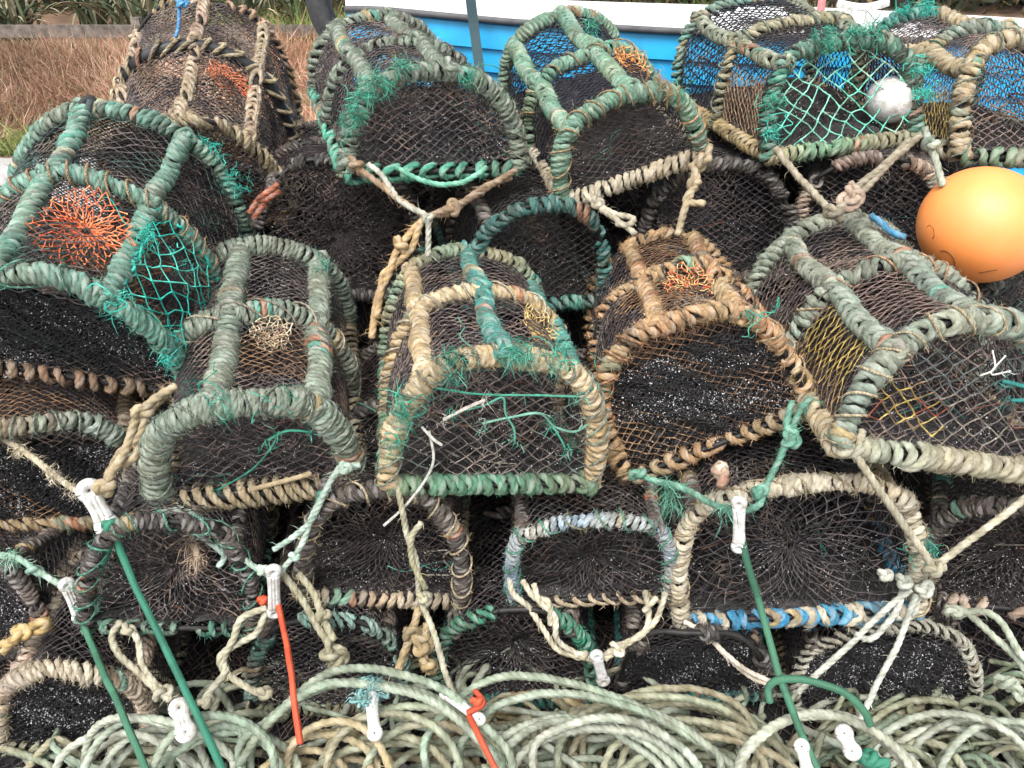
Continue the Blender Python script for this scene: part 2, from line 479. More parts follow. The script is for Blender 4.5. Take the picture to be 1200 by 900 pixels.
DK = [(96, 86, 84), (68, 61, 62), (114, 98, 90)]
BLK = [(62, 57, 59), (80, 73, 73), (46, 43, 44)]
GG = [(128, 146, 132), (146, 160, 146), (108, 126, 114), (138, 144, 126)]
TQ = [(112, 158, 144), (130, 168, 150), (96, 142, 130), (144, 156, 138), (88, 168, 152)]
TEAL = [(62, 146, 136), (86, 160, 150), (50, 128, 124), (104, 152, 142)]
GRN = [(108, 160, 138), (130, 168, 144), (94, 150, 130), (140, 154, 122), (122, 166, 150)]
BG = [(204, 180, 140), (188, 164, 124), (214, 198, 164), (176, 150, 112)]
PALE = [(206, 194, 168), (222, 212, 190), (190, 172, 144), (198, 196, 180)]
OR = [(184, 112, 74), (190, 160, 112), (204, 160, 120), (172, 146, 108), (206, 184, 138), (196, 138, 100), (180, 160, 124)]
OLV = [(150, 150, 122), (136, 140, 116), (122, 134, 118), (162, 152, 112)]
GRY = [(156, 166, 148), (136, 152, 138), (168, 168, 148), (126, 146, 138)]
TAN = [(184, 166, 132), (168, 150, 118), (200, 184, 152)]
PNK = [(188, 160, 142), (170, 140, 128), (196, 176, 156)]
MAUVE = [(76, 68, 68), (62, 56, 56), (92, 82, 80)]
BLUW = [(140, 166, 188), (192, 200, 200), (116, 150, 178), (190, 184, 168)]
GRNB = [(96, 134, 104), (74, 150, 124), (120, 138, 108), (88, 146, 120)]
BLUE = [(50, 150, 196), (40, 134, 182), (70, 166, 204)]

BRN = [(116, 88, 66), (92, 70, 54), (140, 112, 84)]

def smooth_noise3(P, seed, k=3, sc=14):
    r = np.random.default_rng(seed)
    y = 0
    for i in range(k):
        d = r.normal(size=(3,)) * sc * (1.7 ** i)
        y = y + np.sin(P @ d + r.uniform(0, 6.3)) / (1.3 ** i)
    return y

PUSH = {'T1': 1.16, 'K1': 1.06, 'K3': 1.05, 'K0': 1.12}      # these stand a little further back

class Creel:
    def __init__(s, key):
        q, s.bars = FIT[key]
        s.q = q
        k = PUSH.get(key, 1.0)
        q = s.q = [q[0] * k, q[1] * k, CAM_H + (q[2] - CAM_H) * k] + list(q[3:6]) + [v * k for v in q[6:9]] + list(q[9:])
        s.W, s.H, s.L, s.lean, s.tap, s.lf = q[6:12]
        s.pn = PNS.get(key, 2.6)

    def S(s, th, t):
        """local point on the creel's skin: th round the hoop, t 0 front .. 1 back"""
        th, t = np.broadcast_arrays(np.asarray(th, float), np.asarray(t, float))
        k = 1 + (s.tap - 1) * t
        p = prof(th, 1, 1, s.pn)
        x = p[..., 0] * s.W * k
        z = p[..., 1] * s.H * k
        ln = s.lean + s.lf * np.clip(1 - t * 2, 0, 1)
        return np.stack([x, t * s.L + ln * z, z], -1)

def diamond(mb, f, A, B, ca, cb, r, col, seed, jit=0.12, mask=None, colfn=None, drop=0.0, sag=None):
    """diamond net over a parameter sheet A x B metres; f maps (a, b) arrays to points"""
    rr = np.random.default_rng(seed)
    na, nb = int(A / ca * 2) + 1, int(B / cb * 2) + 1
    I, J = np.meshgrid(np.arange(na + 1), np.arange(nb + 1), indexing='ij')
    a = I * ca / 2 * (A / (na * ca / 2)); b = J * cb / 2 * (B / (nb * cb / 2))
    aj = a + rr.normal(0, jit * ca * .5, a.shape) + ca * .5 * wob(b * 17 + a * 5, seed) * .6
    bj = b + rr.normal(0, jit * cb * .5, a.shape) + cb * .5 * wob(a * 15 + b * 6, seed + 1) * .6
    P = f(np.clip(aj, 0, A), np.clip(bj, 0, B))
    if mask is None: ok = np.ones(a.shape, bool)
    else: ok = mask(np.clip(aj, 0, A), np.clip(bj, 0, B))
    even = (I + J) % 2 == 0
    As, Bs, ii = [], [], []
    for di in (1, -1):
        i0 = np.arange(0, na) if di == 1 else np.arange(1, na + 1)
        i = i0[:, None] * np.ones((1, nb), int); j = np.arange(nb)[None, :] * np.ones((len(i0), 1), int)
        e = even[i, j] & ok[i, j] & ok[i + di, j + 1]
        i, j = i[e], j[e]
        As.append(P[i, j]); Bs.append(P[i + di, j + 1]); ii.append(np.stack([a[i, j], b[i, j]], 1))
    As, Bs, ii = np.concatenate(As), np.concatenate(Bs), np.concatenate(ii)
    k = rr.random(len(As)) >= drop
    As, Bs, ii = As[k], Bs[k], ii[k]
    P_ = lin(np.array(col))
    w = smooth_noise3(As, seed + 3)
    c = P_[np.clip(((w + 1.6) / 3.2 * len(P_)).astype(int), 0, len(P_) - 1)] * rr.uniform(.65, 1.35, (len(As), 1))
    if colfn is not None: c = colfn(ii, c)
    threads(mb, As, Bs, r, c)

def purse(mb, f, cells, rings, r, col, seed, r0=0.06, jit=.14, drop=0.0):
    """net drawn together to a middle point: f(rho, phi) arrays -> points"""
    rr = np.random.default_rng(seed)
    I, J = np.meshgrid(np.arange(cells * 2), np.arange(rings + 1), indexing='ij')
    phi = (I + rr.normal(0, jit, I.shape)) / (cells * 2) * 2 * PI
    rho = r0 + (1 - r0) * (np.clip(J + rr.normal(0, jit * .9, I.shape) * (J < rings + (jit > .2)), 0, rings) / rings) ** 1.25
    P = f(rho, phi)
    As, Bs = [], []
    for di in (1, -1):
        e = ((I + J) % 2 == 0) & (J < rings)
        i, j = I[e], J[e]
        As.append(P[i, j]); Bs.append(P[(i + di) % (cells * 2), j + 1])
    As, Bs = np.concatenate(As), np.concatenate(Bs)
    kp = rr.random(len(As)) >= drop
    As, Bs = As[kp], Bs[kp]
    P_ = lin(np.array(col))
    c = P_[rr.integers(0, len(P_), len(As))] * rr.uniform(.6, 1.35, (len(As), 1))
    threads(mb, As, Bs, r, c)

def make_creel(key, label, hoop=GG, bar=None, base=None, hoops=None, bars=None, rd=0.016, core=0.009, pitch=None, base_pitch=None, base_rd=None,
               gaps=0.0, front='flat', net=DK, netr=0.0017, cell=(0.03, 0.022), eyes=(), end_net=None, end_cell=None, fuzz=1.0, patch=None,
               tufts=(), door=None, barn_glints=0, side_base=None, grow=1, inner=True, back_cell=None, strands=(), end_patch=None, mid_rubber=False, base_gap=0.0, base2=None, sag=0.022, far=False, weed=0, group='lobster creels in the stack'):
    s = Creel(key)
    if key != 'C2': rd *= .84; core *= .72
    if pitch: pitch *= .86
    base_rd = base_rd * .9 if base_rd else None
    fuzz *= 1.4
    q = s.q
    seed = sum(ord(ch) * (i + 3) for i, ch in enumerate(key)) * 13
    root = empty('lobster_creel', q[:3])
    root.rotation_mode = 'YXZ'
    root.rotation_euler = (q[4], q[5], q[3])
    tag(root, label, 'lobster creel', group)
    bar = bar or hoop; base = base or hoop
    hoops = hoops or [hoop, hoop, hoop]
    pitch = pitch or rd * 1.08
    base_pitch = base_pitch or pitch
    base_rd = base_rd or rd
    # ---- hoops
    th = np.linspace(0, PI, 64)
    whip = []
    for k, t in enumerate((0.0, 0.5, 1.0)):
        P = s.S(th, np.full_like(th, t))
        P = P + np.stack([wob(th * 3.1 + k, seed + 300 + i, 3) for i in range(3)], 1) * np.array([.005, .008, .006]) * np.sin(np.clip(th, 0, PI))[:, None] ** .5
        mb = MB(); tube(mb, P, core if not (mid_rubber and k == 1) else 0.02, (0, 0, 0), 8, ref=(0, 1, 0))
        o = mb.build('hoop', M_RUBBER if (mid_rubber and k == 1) else M_STEEL, root)
        w = MB()
        if mid_rubber and k == 1:
            binding(w, P, (0, 1, 0), 0.021, rd * .8, 0.05, hoops[k], seed + k, fuzz=fuzz)
        elif k == 2 and far:
            binding(w, P, (0, 1, 0), core, rd, pitch * 1.3, hoops[k], seed + k, gaps, 0.3 * fuzz, spt=12, sides=7)
        else:
            binding(w, P, (0, 1, 0), core, rd * (1.0 if k == 0 else .92), pitch * (1.0 if k == 0 else 1.05), hoops[k], seed + k, gaps, fuzz)
        if k < 2 and not far: whip.append((P, (0, 1, 0)))
        w.build('rope_binding', M_ROPE, o)
    # ---- long bars along the top
    for k, a in enumerate(s.bars):
        t = np.linspace(-0.01, 1.01, 40)
        P = s.S(np.full_like(t, a), t)
        P = P + np.array([0, 0, -1.0]) * (0.012 * np.sin(np.clip(t, 0, 1) * 2 * PI) ** 2)[:, None]
        P = P + np.stack([wob(t * 7 + a, seed + 310 + k * 3 + i, 3) for i in range(3)], 1) * np.array([.005, 0, .005])
        mb = MB(); tube(mb, P, core, (0, 0, 0), 8, ref=(0, 0, 1))
        o = mb.build('top_bar', M_STEEL, root)
        w = MB(); binding(w, P, (0, 0.05, 1), core, rd, pitch * 1.18, (bars[k] if bars else bar), seed + 20 + k, gaps * .6, fuzz, slant=.8)
        if key[0] in 'CT':
            for e, tj in enumerate((0.0, 0.5, 1.0)):
                pj = s.S(np.array(a), np.array(tj))
                knot(w, pj + np.array([0, 0, .006]), .021 + core * .5, rd * .45, (bars[k] if bars else bar), seed + 320 + k * 5 + e)
        w.build('rope_binding', M_ROPE, o)
    # ---- base frame
    cs = s.S(np.array([0, PI, PI, 0]), np.array([0, 0, 1.0, 1.0]))
    mb = MB()
    edges = [(0, 1), (1, 2), (2, 3), (3, 0)]
    for i, j in edges:
        tube(mb, np.linspace(cs[i], cs[j], 12), core, (0, 0, 0), 8)
    o = mb.build('base_frame', M_STEEL, root)
    sb = side_base or base
    for n_, (i, j) in enumerate(edges):
        if n_ == 2 : continue
        w = MB()
        if n_ == 0:
            binding(w, np.linspace(cs[i], cs[j], 60), (0, 0, 1), core * 1.15, base_rd, base_pitch, base, seed + 40, base_gap, fuzz)
            if base2:
                w.build('rope_binding', M_ROPE, o); w = MB()
                binding(w, np.linspace(cs[i] * .97, cs[j] * .97, 60), (0, 0, 1), core * 1.3, base_rd, base_pitch * 1.25, base2, seed + 41, 0.35, fuzz)
        else:
            binding(w, np.linspace(cs[i], cs[j], 60), (0, 0, 1), core, base_rd * .95, base_pitch * 1.1, sb, seed + 40 + n_, base_gap * .5, fuzz * .7)
        w.build('rope_binding', M_ROPE, o)
    # ---- floor: fouled netting on a dark sheet made solid to stop light from below
    mb = MB()
    nx, ny = 30, 40
    X, Y = np.meshgrid(np.linspace(-.5, .5, nx) * s.W, np.linspace(0, 1, ny) * s.L, indexing='ij')
    Pf = np.stack([X, Y, 0 * X], -1)
    Zf = .014 + .007 * smooth_noise3(Pf, seed + 11, 4, 25)
    k_ = 1 + (s.tap - 1) * Y / s.L
    V = np.stack([X * k_, Y, Zf], -1).reshape(-1, 3)
    V2 = V * np.array([1, 1, 0]) + np.array([0, 0, -.008])
    I, J = np.meshgrid(np.arange(nx - 1), np.arange(ny - 1), indexing='ij')
    Q = np.stack([I * ny + J, (I + 1) * ny + J, (I + 1) * ny + J + 1, I * ny + J + 1], -1).reshape(-1, 4)
    mb.add(V, Q, None, (.042, .039, .038)); mb.add(V2, Q[:, ::-1], None, (.042, .039, .038))
    r_ = np.random.default_rng(seed + 12)
    m_ = 2600
    xx = r_.uniform(-.48, .48, m_) * s.W; yy = r_.uniform(0.01, .98, m_) * s.L
    strips(mb, np.stack([xx, yy, np.full(m_, .016)], 1), r_.normal(0, 1, (m_, 3)) + np.array([0, -.2, .5]), r_.uniform(.01, .035, m_), .0009, lin(np.array([(48, 43, 42), (34, 31, 32), (60, 53, 49), (86, 82, 78)]))[r_.integers(0, 4, m_)])
    mb.build('base_mat', M_MATC, root)
    # ---- net cover over hoops
    thd = np.linspace(0, PI, 400)
    PN = s.pn
    pp = prof(thd, s.W, s.H, PN)
    arc = np.concatenate([[0], np.cumsum(np.linalg.norm(np.diff(pp, axis=0), axis=1))])
    A = arc[-1]
    def cover(a, b, off=0.0):
        th_ = np.interp(a, arc, thd); t = b / s.L
        P = s.S(th_, t)
        c = np.stack([np.zeros_like(t), P[..., 1], np.full_like(t, s.H * .3)], -1)
        D = c - P; D /= np.maximum(np.linalg.norm(D, axis=-1, keepdims=True), 1e-6)
        dd = sag * np.abs(np.sin(t * 2 * PI)) * (.7 + .5 * wob(a * 9 + b * 7, seed)) * np.sin(np.clip(a / A, 0, 1) * PI) ** .4
        return P + D * (dd + off)[..., None]
    def in_door(a, b):
        if not door: return np.zeros(np.shape(a), bool)
        th_ = np.interp(a, arc, thd); t = b / s.L
        return (th_ > door['th'][0]) & (th_ < door['th'][1]) & (t > door['t'][0]) & (t < door['t'][1])
    def cfn(ii, c):
        if patch:
            th_ = np.interp(ii[:, 0], arc, thd); t = ii[:, 1] / s.L
            for (a0, a1, t0, t1, pc) in patch:
                m_ = (th_ > a0) & (th_ < a1) & (t > t0) & (t < t1)
                pc_ = lin(np.array(pc))
                c[m_] = pc_[rng.integers(0, len(pc_), m_.sum())] * rng.uniform(.7, 1.2, (m_.sum(), 1))
        return c
    mb = MB()
    diamond(mb, cover, A, s.L, cell[0], cell[1], netr, net, seed + 60, mask=(lambda a, b: ~in_door(a, b)) if door else None, colfn=cfn, drop=0.03)
    r_ = np.random.default_rng(seed + 61)
    nk = 26
    ka, kb = r_.uniform(.05, .95, nk) * A, r_.uniform(.03, .97, nk) * s.L
    m_ = int(1500 * grow)
    w_ = r_.integers(0, nk, m_)
    Pa = cover(np.clip(ka[w_] + r_.normal(0, .03, m_), 0, A), np.clip(kb[w_] + r_.normal(0, .03, m_), 0, s.L))
    strips(mb, Pa, r_.normal(0, 1, (m_, 3)) + np.array([0, -.1, -.3]), r_.uniform(.006, .024, m_), .0007, (lin(np.array([(52, 44, 42), (84, 66, 52), (40, 36, 36), (110, 96, 80), (150, 144, 132)]))[r_.integers(0, 5, nk)])[w_] * r_.uniform(.6, 1.2, (m_, 1)))
    o = mb.build('net_cover', M_NET, root)
    # slack inner parlour netting
    mb = MB()
    ipal = (BRN + DK) if key in ('C4', 'T1', 'C1') else (DK + BLK)
    diamond(mb, lambda a, b: np.stack([a - s.W * .45, s.L * (.42 + .10 * np.sin(b * 9)) + .03 * np.sin(a * 20), b * .95 * (1 - .5 * (np.abs(a - s.W * .45) / (s.W * .5)) ** 4)], -1),
            s.W * .9, s.H * .95, .028, .02, netr, BLK, seed + 66) if inner else None
    r_ = np.random.default_rng(seed + 67)
    for e in range(2):      # slack second sheet falling from the top towards the front
        y0 = s.L * (.16 + .2 * e)
        diamond(mb, lambda a, b: np.stack([(a - s.W * .42) * (1 - .35 * b / s.H), y0 + .16 * (b / s.H - .5) + .025 * wob(a * 14 + b * 9, seed + e), b * .9 + .012], -1), s.W * .84, s.H * .9, .034, .024, netr, ipal, seed + 68 + e, jit=.3, drop=.08) if inner else None
    for e in range(16 if key[0] in 'CTL' else 6):
        p = np.array([r_.uniform(-.4, .4) * s.W, r_.uniform(.05, .8) * s.L, r_.uniform(.03, .6) * s.H])
        pts = p + np.cumsum(r_.normal(0, .045, (5, 3)) * np.array([1, .8, .5]), axis=0)
        pts[:, 0] = np.clip(pts[:, 0], -.44 * s.W, .44 * s.W); pts[:, 1] = np.clip(pts[:, 1], .02, s.L - .02); pts[:, 2] = np.clip(pts[:, 2], .015, .7 * s.H)
        laid_rope(mb, pts, r_.uniform(.0012, .0026), [[(120, 112, 104), (96, 88, 82)], BRN, DK, [(60, 120, 108), (80, 140, 124)], [(140, 84, 62), (110, 70, 56)], [(176, 168, 152), (150, 144, 132)]][r_.integers(0, 6)], seed + 210 + e, sides=5, step=.009)
    mb.build('inner_net', M_NET, root)
    if door:
        mb = MB()
        def dsheet(a, b):
            th_ = door['th'][0] + a / door['A'] * (door['th'][1] - door['th'][0]); t = door['t'][0] + b / s.L
            P = s.S(th_, t); c = np.array([0, s.L * .25, s.H * .3]); D = P - c
            return P + D / np.linalg.norm(D, axis=-1, keepdims=True) * .012
        door['A'] = abs(np.interp(door['th'][1], thd, arc) - np.interp(door['th'][0], thd, arc))
        diamond(mb, dsheet, door['A'], (door['t'][1] - door['t'][0]) * s.L, door['cell'][0], door['cell'][1], door['r'], door['col'], seed + 70, jit=.2)
        for e in range(4):      # bright lacing round the door's edge
            n_ = 26
            u_ = np.linspace(0, 1, n_)
            aa = {0: u_ * door['A'], 1: np.full(n_, door['A']), 2: u_ * door['A'], 3: np.zeros(n_)}[e]
            bb = {0: np.zeros(n_), 1: u_, 2: np.ones(n_), 3: u_}[e] * (door['t'][1] - door['t'][0]) * s.L
            P = dsheet(aa, bb) + np.random.default_rng(seed + e).normal(0, .004, (n_, 3))
            laid_rope(mb, P, door['r'] * 1.7, door['col'], seed + e, sides=6)
        for e in range(20):
            tuft(mb, dsheet(np.array([rng.choice([0, door['A'], rng.uniform(0, door['A'])])]), np.array([rng.uniform(0, (door['t'][1] - door['t'][0]) * s.L)]))[0], 10, .035, door['col'], seed + 80 + e)
        mb.build('door_net', M_FIBRE, root)
    # ---- end nets
    ec = end_cell or cell
    en = end_net or net
    def end_map(x, z, t, dep):
        y = t * s.L + (s.lean + (s.lf if t == 0 else 0)) * z
        k = 1 + (s.tap - 1) * t
        return np.stack([x * k, y + dep, z * k], -1)
    def inside(x, z):
        return (np.abs(x) / (s.W / 2)) ** PN + np.clip(z / s.H, 0, 9) ** PN < 0.99
    def ecf(ii, c):
        for (x0, x1, z0, z1, pc) in (end_patch or ()):
            u_ = ii[:, 0] / s.W + .03 * wob(ii[:, 1] * 40, seed); v_ = ii[:, 1] / s.H + .04 * wob(ii[:, 0] * 40, seed + 1)
            m_ = (u_ > x0) & (u_ < x1) & (v_ > z0) & (v_ < z1)
            pc_ = lin(np.array(pc)); c[m_] = pc_[rng.integers(0, len(pc_), m_.sum())] * rng.uniform(.7, 1.2, (m_.sum(), 1))
        return c
    mb = MB()
    if front == 'purse' or front == 'purse_low':
        zc = s.H * (.42 if front == 'purse' else .34)
        def pf(rho, phi):
            x = np.cos(phi); z = np.sin(phi)
            # distance from the middle to the outline along phi
            lo = np.zeros_like(phi); hi = np.full_like(phi, 1.0)
            for _ in range(24):
                mid = (lo + hi) / 2
                ok = ((np.abs(x * mid) / (s.W / 2)) ** PN + np.clip((zc + z * mid) / s.H, 0, 9) ** PN < 1) & (zc + z * mid > 0)
                lo = np.where(ok, mid, lo); hi = np.where(ok, hi, mid)
            R_ = rho * lo
            xx = R_ * x; zz = zc + R_ * z
            return end_map(xx, zz, 0, 0.075 * (1 - rho) ** 1.4 + .012 * wob(phi * 3 + rho * 4, seed))
        purse(mb, pf, 34, 11, netr * 1.05, en, seed + 90)
        tuft(mb, pf(np.array([.05]), np.array([0.]))[0], 20, .04, en, seed + 91)
    else:
        dep = lambda a, b: .02 * np.sin(np.clip(a / s.W, 0, 1) * PI) * np.sin(np.clip(b / s.H, 0, 1) * PI) + .006 * wob(a * 30 + b * 21, seed + 8)
        diamond(mb, lambda a, b: end_map(a - s.W / 2, b, 0, dep(a, b)), s.W, s.H, ec[0], ec[1], netr * 1.1, en, seed + 92,
                mask=lambda a, b: inside(a - s.W / 2, b), drop=.02, colfn=ecf)
    en_mb = mb
    if True:
        fm = None
        mtop = {'mat': .78}.get(front, .6)
        if front == 'mat':
            mb = MB()
            for lay in range(2):
                diamond(mb, lambda a, b: end_map(a - s.W / 2, b * mtop, 0, .012 + .014 * lay + .012 * wob(a * 40 + b * 33, seed + 8 + lay)),
                        s.W, s.H, .014, .011, .0022, BLK, seed + 94 + lay, jit=.45, mask=lambda a, b: inside(a - s.W / 2, b * mtop + .02 * wob(a * 25, seed)))
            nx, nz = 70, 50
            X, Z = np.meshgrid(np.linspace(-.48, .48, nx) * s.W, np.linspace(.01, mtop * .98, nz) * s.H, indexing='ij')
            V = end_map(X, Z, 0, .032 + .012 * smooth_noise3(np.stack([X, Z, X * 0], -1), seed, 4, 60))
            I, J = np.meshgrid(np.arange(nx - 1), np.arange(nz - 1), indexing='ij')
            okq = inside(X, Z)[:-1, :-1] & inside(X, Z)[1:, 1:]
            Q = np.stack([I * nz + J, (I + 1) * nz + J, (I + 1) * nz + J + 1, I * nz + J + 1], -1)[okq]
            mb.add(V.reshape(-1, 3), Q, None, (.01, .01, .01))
            r_ = np.random.default_rng(seed + 96)
            m_ = 5000
            xx = r_.uniform(-.5, .5, m_) * s.W; zz = r_.uniform(0, mtop, m_) * s.H
            k_ = inside(xx, zz); xx, zz = xx[k_], zz[k_]
            strips(mb, end_map(xx, zz, 0, r_.uniform(.0, .02, len(xx))), r_.normal(0, 1, (len(xx), 3)) + np.array([0, -.7, 0]), r_.uniform(.006, .02, len(xx)), .0008, np.tile([.016, .015, .017], (len(xx), 1)))
            fm = mb
        nb_ = barn_glints or (2200 if front == 'mat' else 420)  # white specks: barnacles, plus wet glints painted as pale flecks
        r_ = np.random.default_rng(seed + 97)
        mb = MB()
        m_ = nb_ * 3
        xx = r_.uniform(-.5, .5, m_) * s.W; zz = r_.uniform(0, mtop, m_) * s.H
        k_ = inside(xx, zz) & (smooth_noise3(np.stack([xx, zz, zz * 0], -1), seed + 2, 3, 30) + r_.normal(0, .7, m_) > .5)
        xx, zz = xx[k_], zz[k_]
        P = end_map(xx, zz, 0, r_.uniform(-.006, .012, len(xx)))
        sz = ((.0008 if front == 'mat' else .0006) + .0022 * r_.random(len(xx)) ** 2.5)[:, None]
        D = r_.normal(size=(len(xx), 4, 3))
        V = (P[:, None, :] + D / np.linalg.norm(D, axis=-1, keepdims=True) * sz[:, None] * 1.2).reshape(-1, 3)
        b_ = np.arange(len(xx))[:, None] * 4
        T = np.concatenate([b_ + np.array(t_) for t_ in ((0, 1, 2), (0, 2, 3), (0, 3, 1), (1, 3, 2))])
        en_mb.add(V, None, T, (.68, .68, .69) if front == 'mat' else (.5, .5, .51))
        fo = en_mb.build('end_net', M_NET, root)
        if fm: fm.build('fouling', M_MAT, fo)
    mb = MB()
    diamond(mb, lambda a, b: end_map(a - s.W / 2, b, 1, 0 * a), s.W, s.H, *(back_cell or (cell[0] * 1.2, cell[1] * 1.2)), netr * (1.25 if back_cell else 1), net if not back_cell else BLK, seed + 95, mask=lambda a, b: inside(a - s.W / 2, b))
    mb.build('end_net', M_NET, root)
    # ---- entrance eyes
    for k, (a, t, R, pal, er) in enumerate(eyes):
        mb = MB()
        c = s.S(np.array(a), np.array(t)); d1 = s.S(np.array(a + .02), np.array(t)) - c; d1 /= np.linalg.norm(d1)
        d2 = np.array([0, .74, .67]); nrm = np.cross(d1, d2); nrm /= np.linalg.norm(nrm)
        if nrm[2] < 0: nrm = -nrm
        c = c + np.array([0, 0, -.012])
        shp = np.random.default_rng(seed + 99 + k).uniform(0, 6, 3)
        def eye(rho, phi):
            R_ = rho * R * 1.1 * (1 + .10 * np.sin(phi * 2 + shp[0]) + .07 * np.sin(phi * 3 + shp[1]) + .04 * np.sin(phi * 7 + shp[2]))
            return c + R_[..., None] * (np.cos(phi)[..., None] * d1 + .8 * np.sin(phi)[..., None] * d2) + (0.004 - .03 * (1 - rho) ** 1.2)[..., None] * nrm
        purse(mb, eye, max(13, int(R * 320)), 8, er * .85, pal, seed + 100 + k, r0=.10, jit=.34, drop=.08)
        for e in range(14):
            tuft(mb, eye(np.array([rng.uniform(.2, 1)]), np.array([rng.uniform(0, 6.28)]))[0], 3, .03, pal, seed + 200 + e, w=.0006)
        mb.build('entrance_net', M_FIBRE, root)
    # ---- frayed twine and knots on the frame
    if key[0] in 'CTL':
        for k, (Pw, rf) in enumerate(whip):
            w = MB()
            rr = np.random.default_rng(seed + 500 + k)
            pal = [TAN, GG, [(60, 52, 48), (80, 70, 62)], GRD, OR, PALE][rr.integers(0, 6)]
            binding(w, Pw, rf, core + rd * 1.0, .0045, .055 * rr.uniform(.7, 1.5), pal, seed + 510 + k, 0.0, 2.0, spt=26, sides=6, slant=.1)
            w.build('twine_whipping', M_ROPE, root)
    for k, (pts, r0, pal) in enumerate(strands):
        mb = MB()
        P_ = np.array(pts, float)
        loc = end_map(P_[:, 0] * s.W, P_[:, 1] * s.H, 0, -.012 + 0 * P_[:, 0])
        laid_rope(mb, loc, r0, pal, seed + 400 + k, sides=6, step=.006, fuzz=.3)
        for e in ((0, -1) if pal is not WHT else ()):
            tuft(mb, loc[e], 16, .03, pal, seed + 420 + k + e, spread=.9, w=.0006)
        mb.build('loose_twine', M_FIBRE, root)
    for k, (a, t, n_, L_, pal) in enumerate(tufts):
        mb = MB()
        p = s.S(np.array(a), np.array(t)) * np.array([1.03, 1, 1.03]) + np.array([0, -.02 if t < .05 else 0, .01])
        rr = np.random.default_rng(seed + 130 + k)
        for e in range(5):
            tuft(mb, p + rr.normal(0, .012, 3), n_ * 2, L_ * .55, pal, seed + 120 + k * 7 + e, spread=.8, down=.3, w=.0006)
        for e in range(3):
            laid_rope(mb, p + np.cumsum(rr.normal(0, .014, (5, 3)), axis=0), .0013, pal, seed + 140 + k + e, sides=5, step=.005)
        mb.build('frayed_twine', M_FIBRE, root)
    return root
#@@CREELS

TQN = [(60, 190, 170), (90, 205, 185), (40, 165, 150)]
GRD = [(54, 146, 120), (76, 166, 140), (44, 118, 100), (110, 170, 150)]
ORN = [(226, 126, 84), (210, 104, 66), (236, 150, 104)]
TANN = [(206, 176, 116), (186, 152, 96), (222, 196, 140)]
CRM = [(220, 204, 176), (196, 176, 146)]
WHT = [(216, 216, 208), (230, 230, 224), (196, 198, 190)]
YEL = [(160, 138, 72), (140, 114, 60), (176, 156, 92), (112, 92, 62)]
DKT = [(50, 62, 62), (62, 82, 78), (44, 48, 48)]

make_creel('C1', back_cell=(.013, .010), label='large turquoise-green creel with an orange entrance net on top, far left of the middle row', hoop=TQ, base=[(176, 160, 132), (150, 140, 116), (168, 120, 96)], side_base=TAN + OLV,
           rd=.0195, core=.011, base_pitch=.034, front='mat', net=DKT + DK, cell=(.04, .024), netr=.0018, eyes=[(1.66, .27, .098, ORN, .0019)],
           door=dict(th=(2.06, 2.9), t=(.03, .47), cell=(.062, .05), r=.0022, col=TQN), base_gap=.12,
           tufts=[(2.1, .02, 16, .05, TQN), (2.6, .02, 18, .06, TQN), (3.0, .02, 20, .05, TQN), (2.04, .3, 12, .05, TQN), (2.2, 1.0, 12, .06, TQN), (2.5, 1.0, 10, .05, TQN), (.5, 0, 14, .06, GRD)])
make_creel('C2', 'thickly wound grey-green creel with a cream entrance net, beside the large turquoise one', GG, base=TAN, rd=.0135, core=.017, pitch=.0150, base_pitch=.026,
           net=DK, cell=(.034, .022), eyes=[(1.72, .40, .048, CRM, .0017)], end_cell=(.04, .024), base_gap=.2, fuzz=1.6,
           strands=[([(-.2, .12), (-.02, .3), (.1, .52), (.16, .7)], .002, GRD), ([(.1, .62), (.2, .7), (.32, .66)], .0026, GRD), ([(-.05, .08), (.12, .14), (.28, .2)], .006, TAN)],
           tufts=[(1.9, .0, 10, .06, GRD), (1.5, 0.0, 12, .07, GRD), (2.3, .9, 8, .08, GRD)], patch=[(1.5, 2.3, .15, .4, BRN)])
make_creel('C3', 'beige creel with teal bars on top and a green-wound base bar, middle row centre', BG, bars=[BG, TEAL, TEAL], base=GRNB, hoops=[BG, BG, GRN + BG], rd=.019, core=.010,
           base_pitch=.021, net=DK, cell=(.036, .022), eyes=[(2.02, .36, .052, TANN, .0017)], end_net=[(112, 102, 96), (84, 76, 72), (100, 110, 104)], strands=[
           ([(-.36, .80), (-.1, .74), (.14, .74), (.34, .73)], .0022, GRD), ([(-.22, .60), (-.08, .66), (.0, .72), (.02, .60), (.07, .48), (.08, .38)], .0024, GRD), ([(-.08, .52), (.05, .57), (.18, .60), (.26, .50), (.36, .46), (.42, .52)], .0026, [(150, 176, 160), (110, 160, 140)]),
           ([(.24, .52), (.30, .40), (.33, .32)], .002, GRD), ([(-.26, .55), (-.16, .64), (-.08, .70)], .0034, [(190, 180, 170), (206, 196, 186)]), ([(-.42, .74), (-.34, .62), (-.42, .56)], .003, GRD)], end_cell=(.042, .034), base_gap=.08,
           tufts=[(.55, 0, 16, .09, GRD), (1.2, 0.0, 18, .10, GRD + DKT), (1.6, 0, 18, .09, GRD), (1.9, 0, 12, .07, GRD), (.3, 0, 10, .05, GRD)])
make_creel('C4', 'tilted orange-brown creel with knotted frayed wraps and an orange entrance net', OR, base=OLV + OR, rd=.0185, core=.009, pitch=.026, base_pitch=.034, gaps=.08, base_gap=.08,
           front='mat', grow=2, net=BRN + DK, end_net=BRN, end_cell=(.026, .02), cell=(.034, .02), eyes=[(1.88, .34, .062, ORN + TANN, .0017)], fuzz=2.2,
           tufts=[(2.4, 0, 8, .04, GRD), (.7, 0, 6, .04, GRD)])
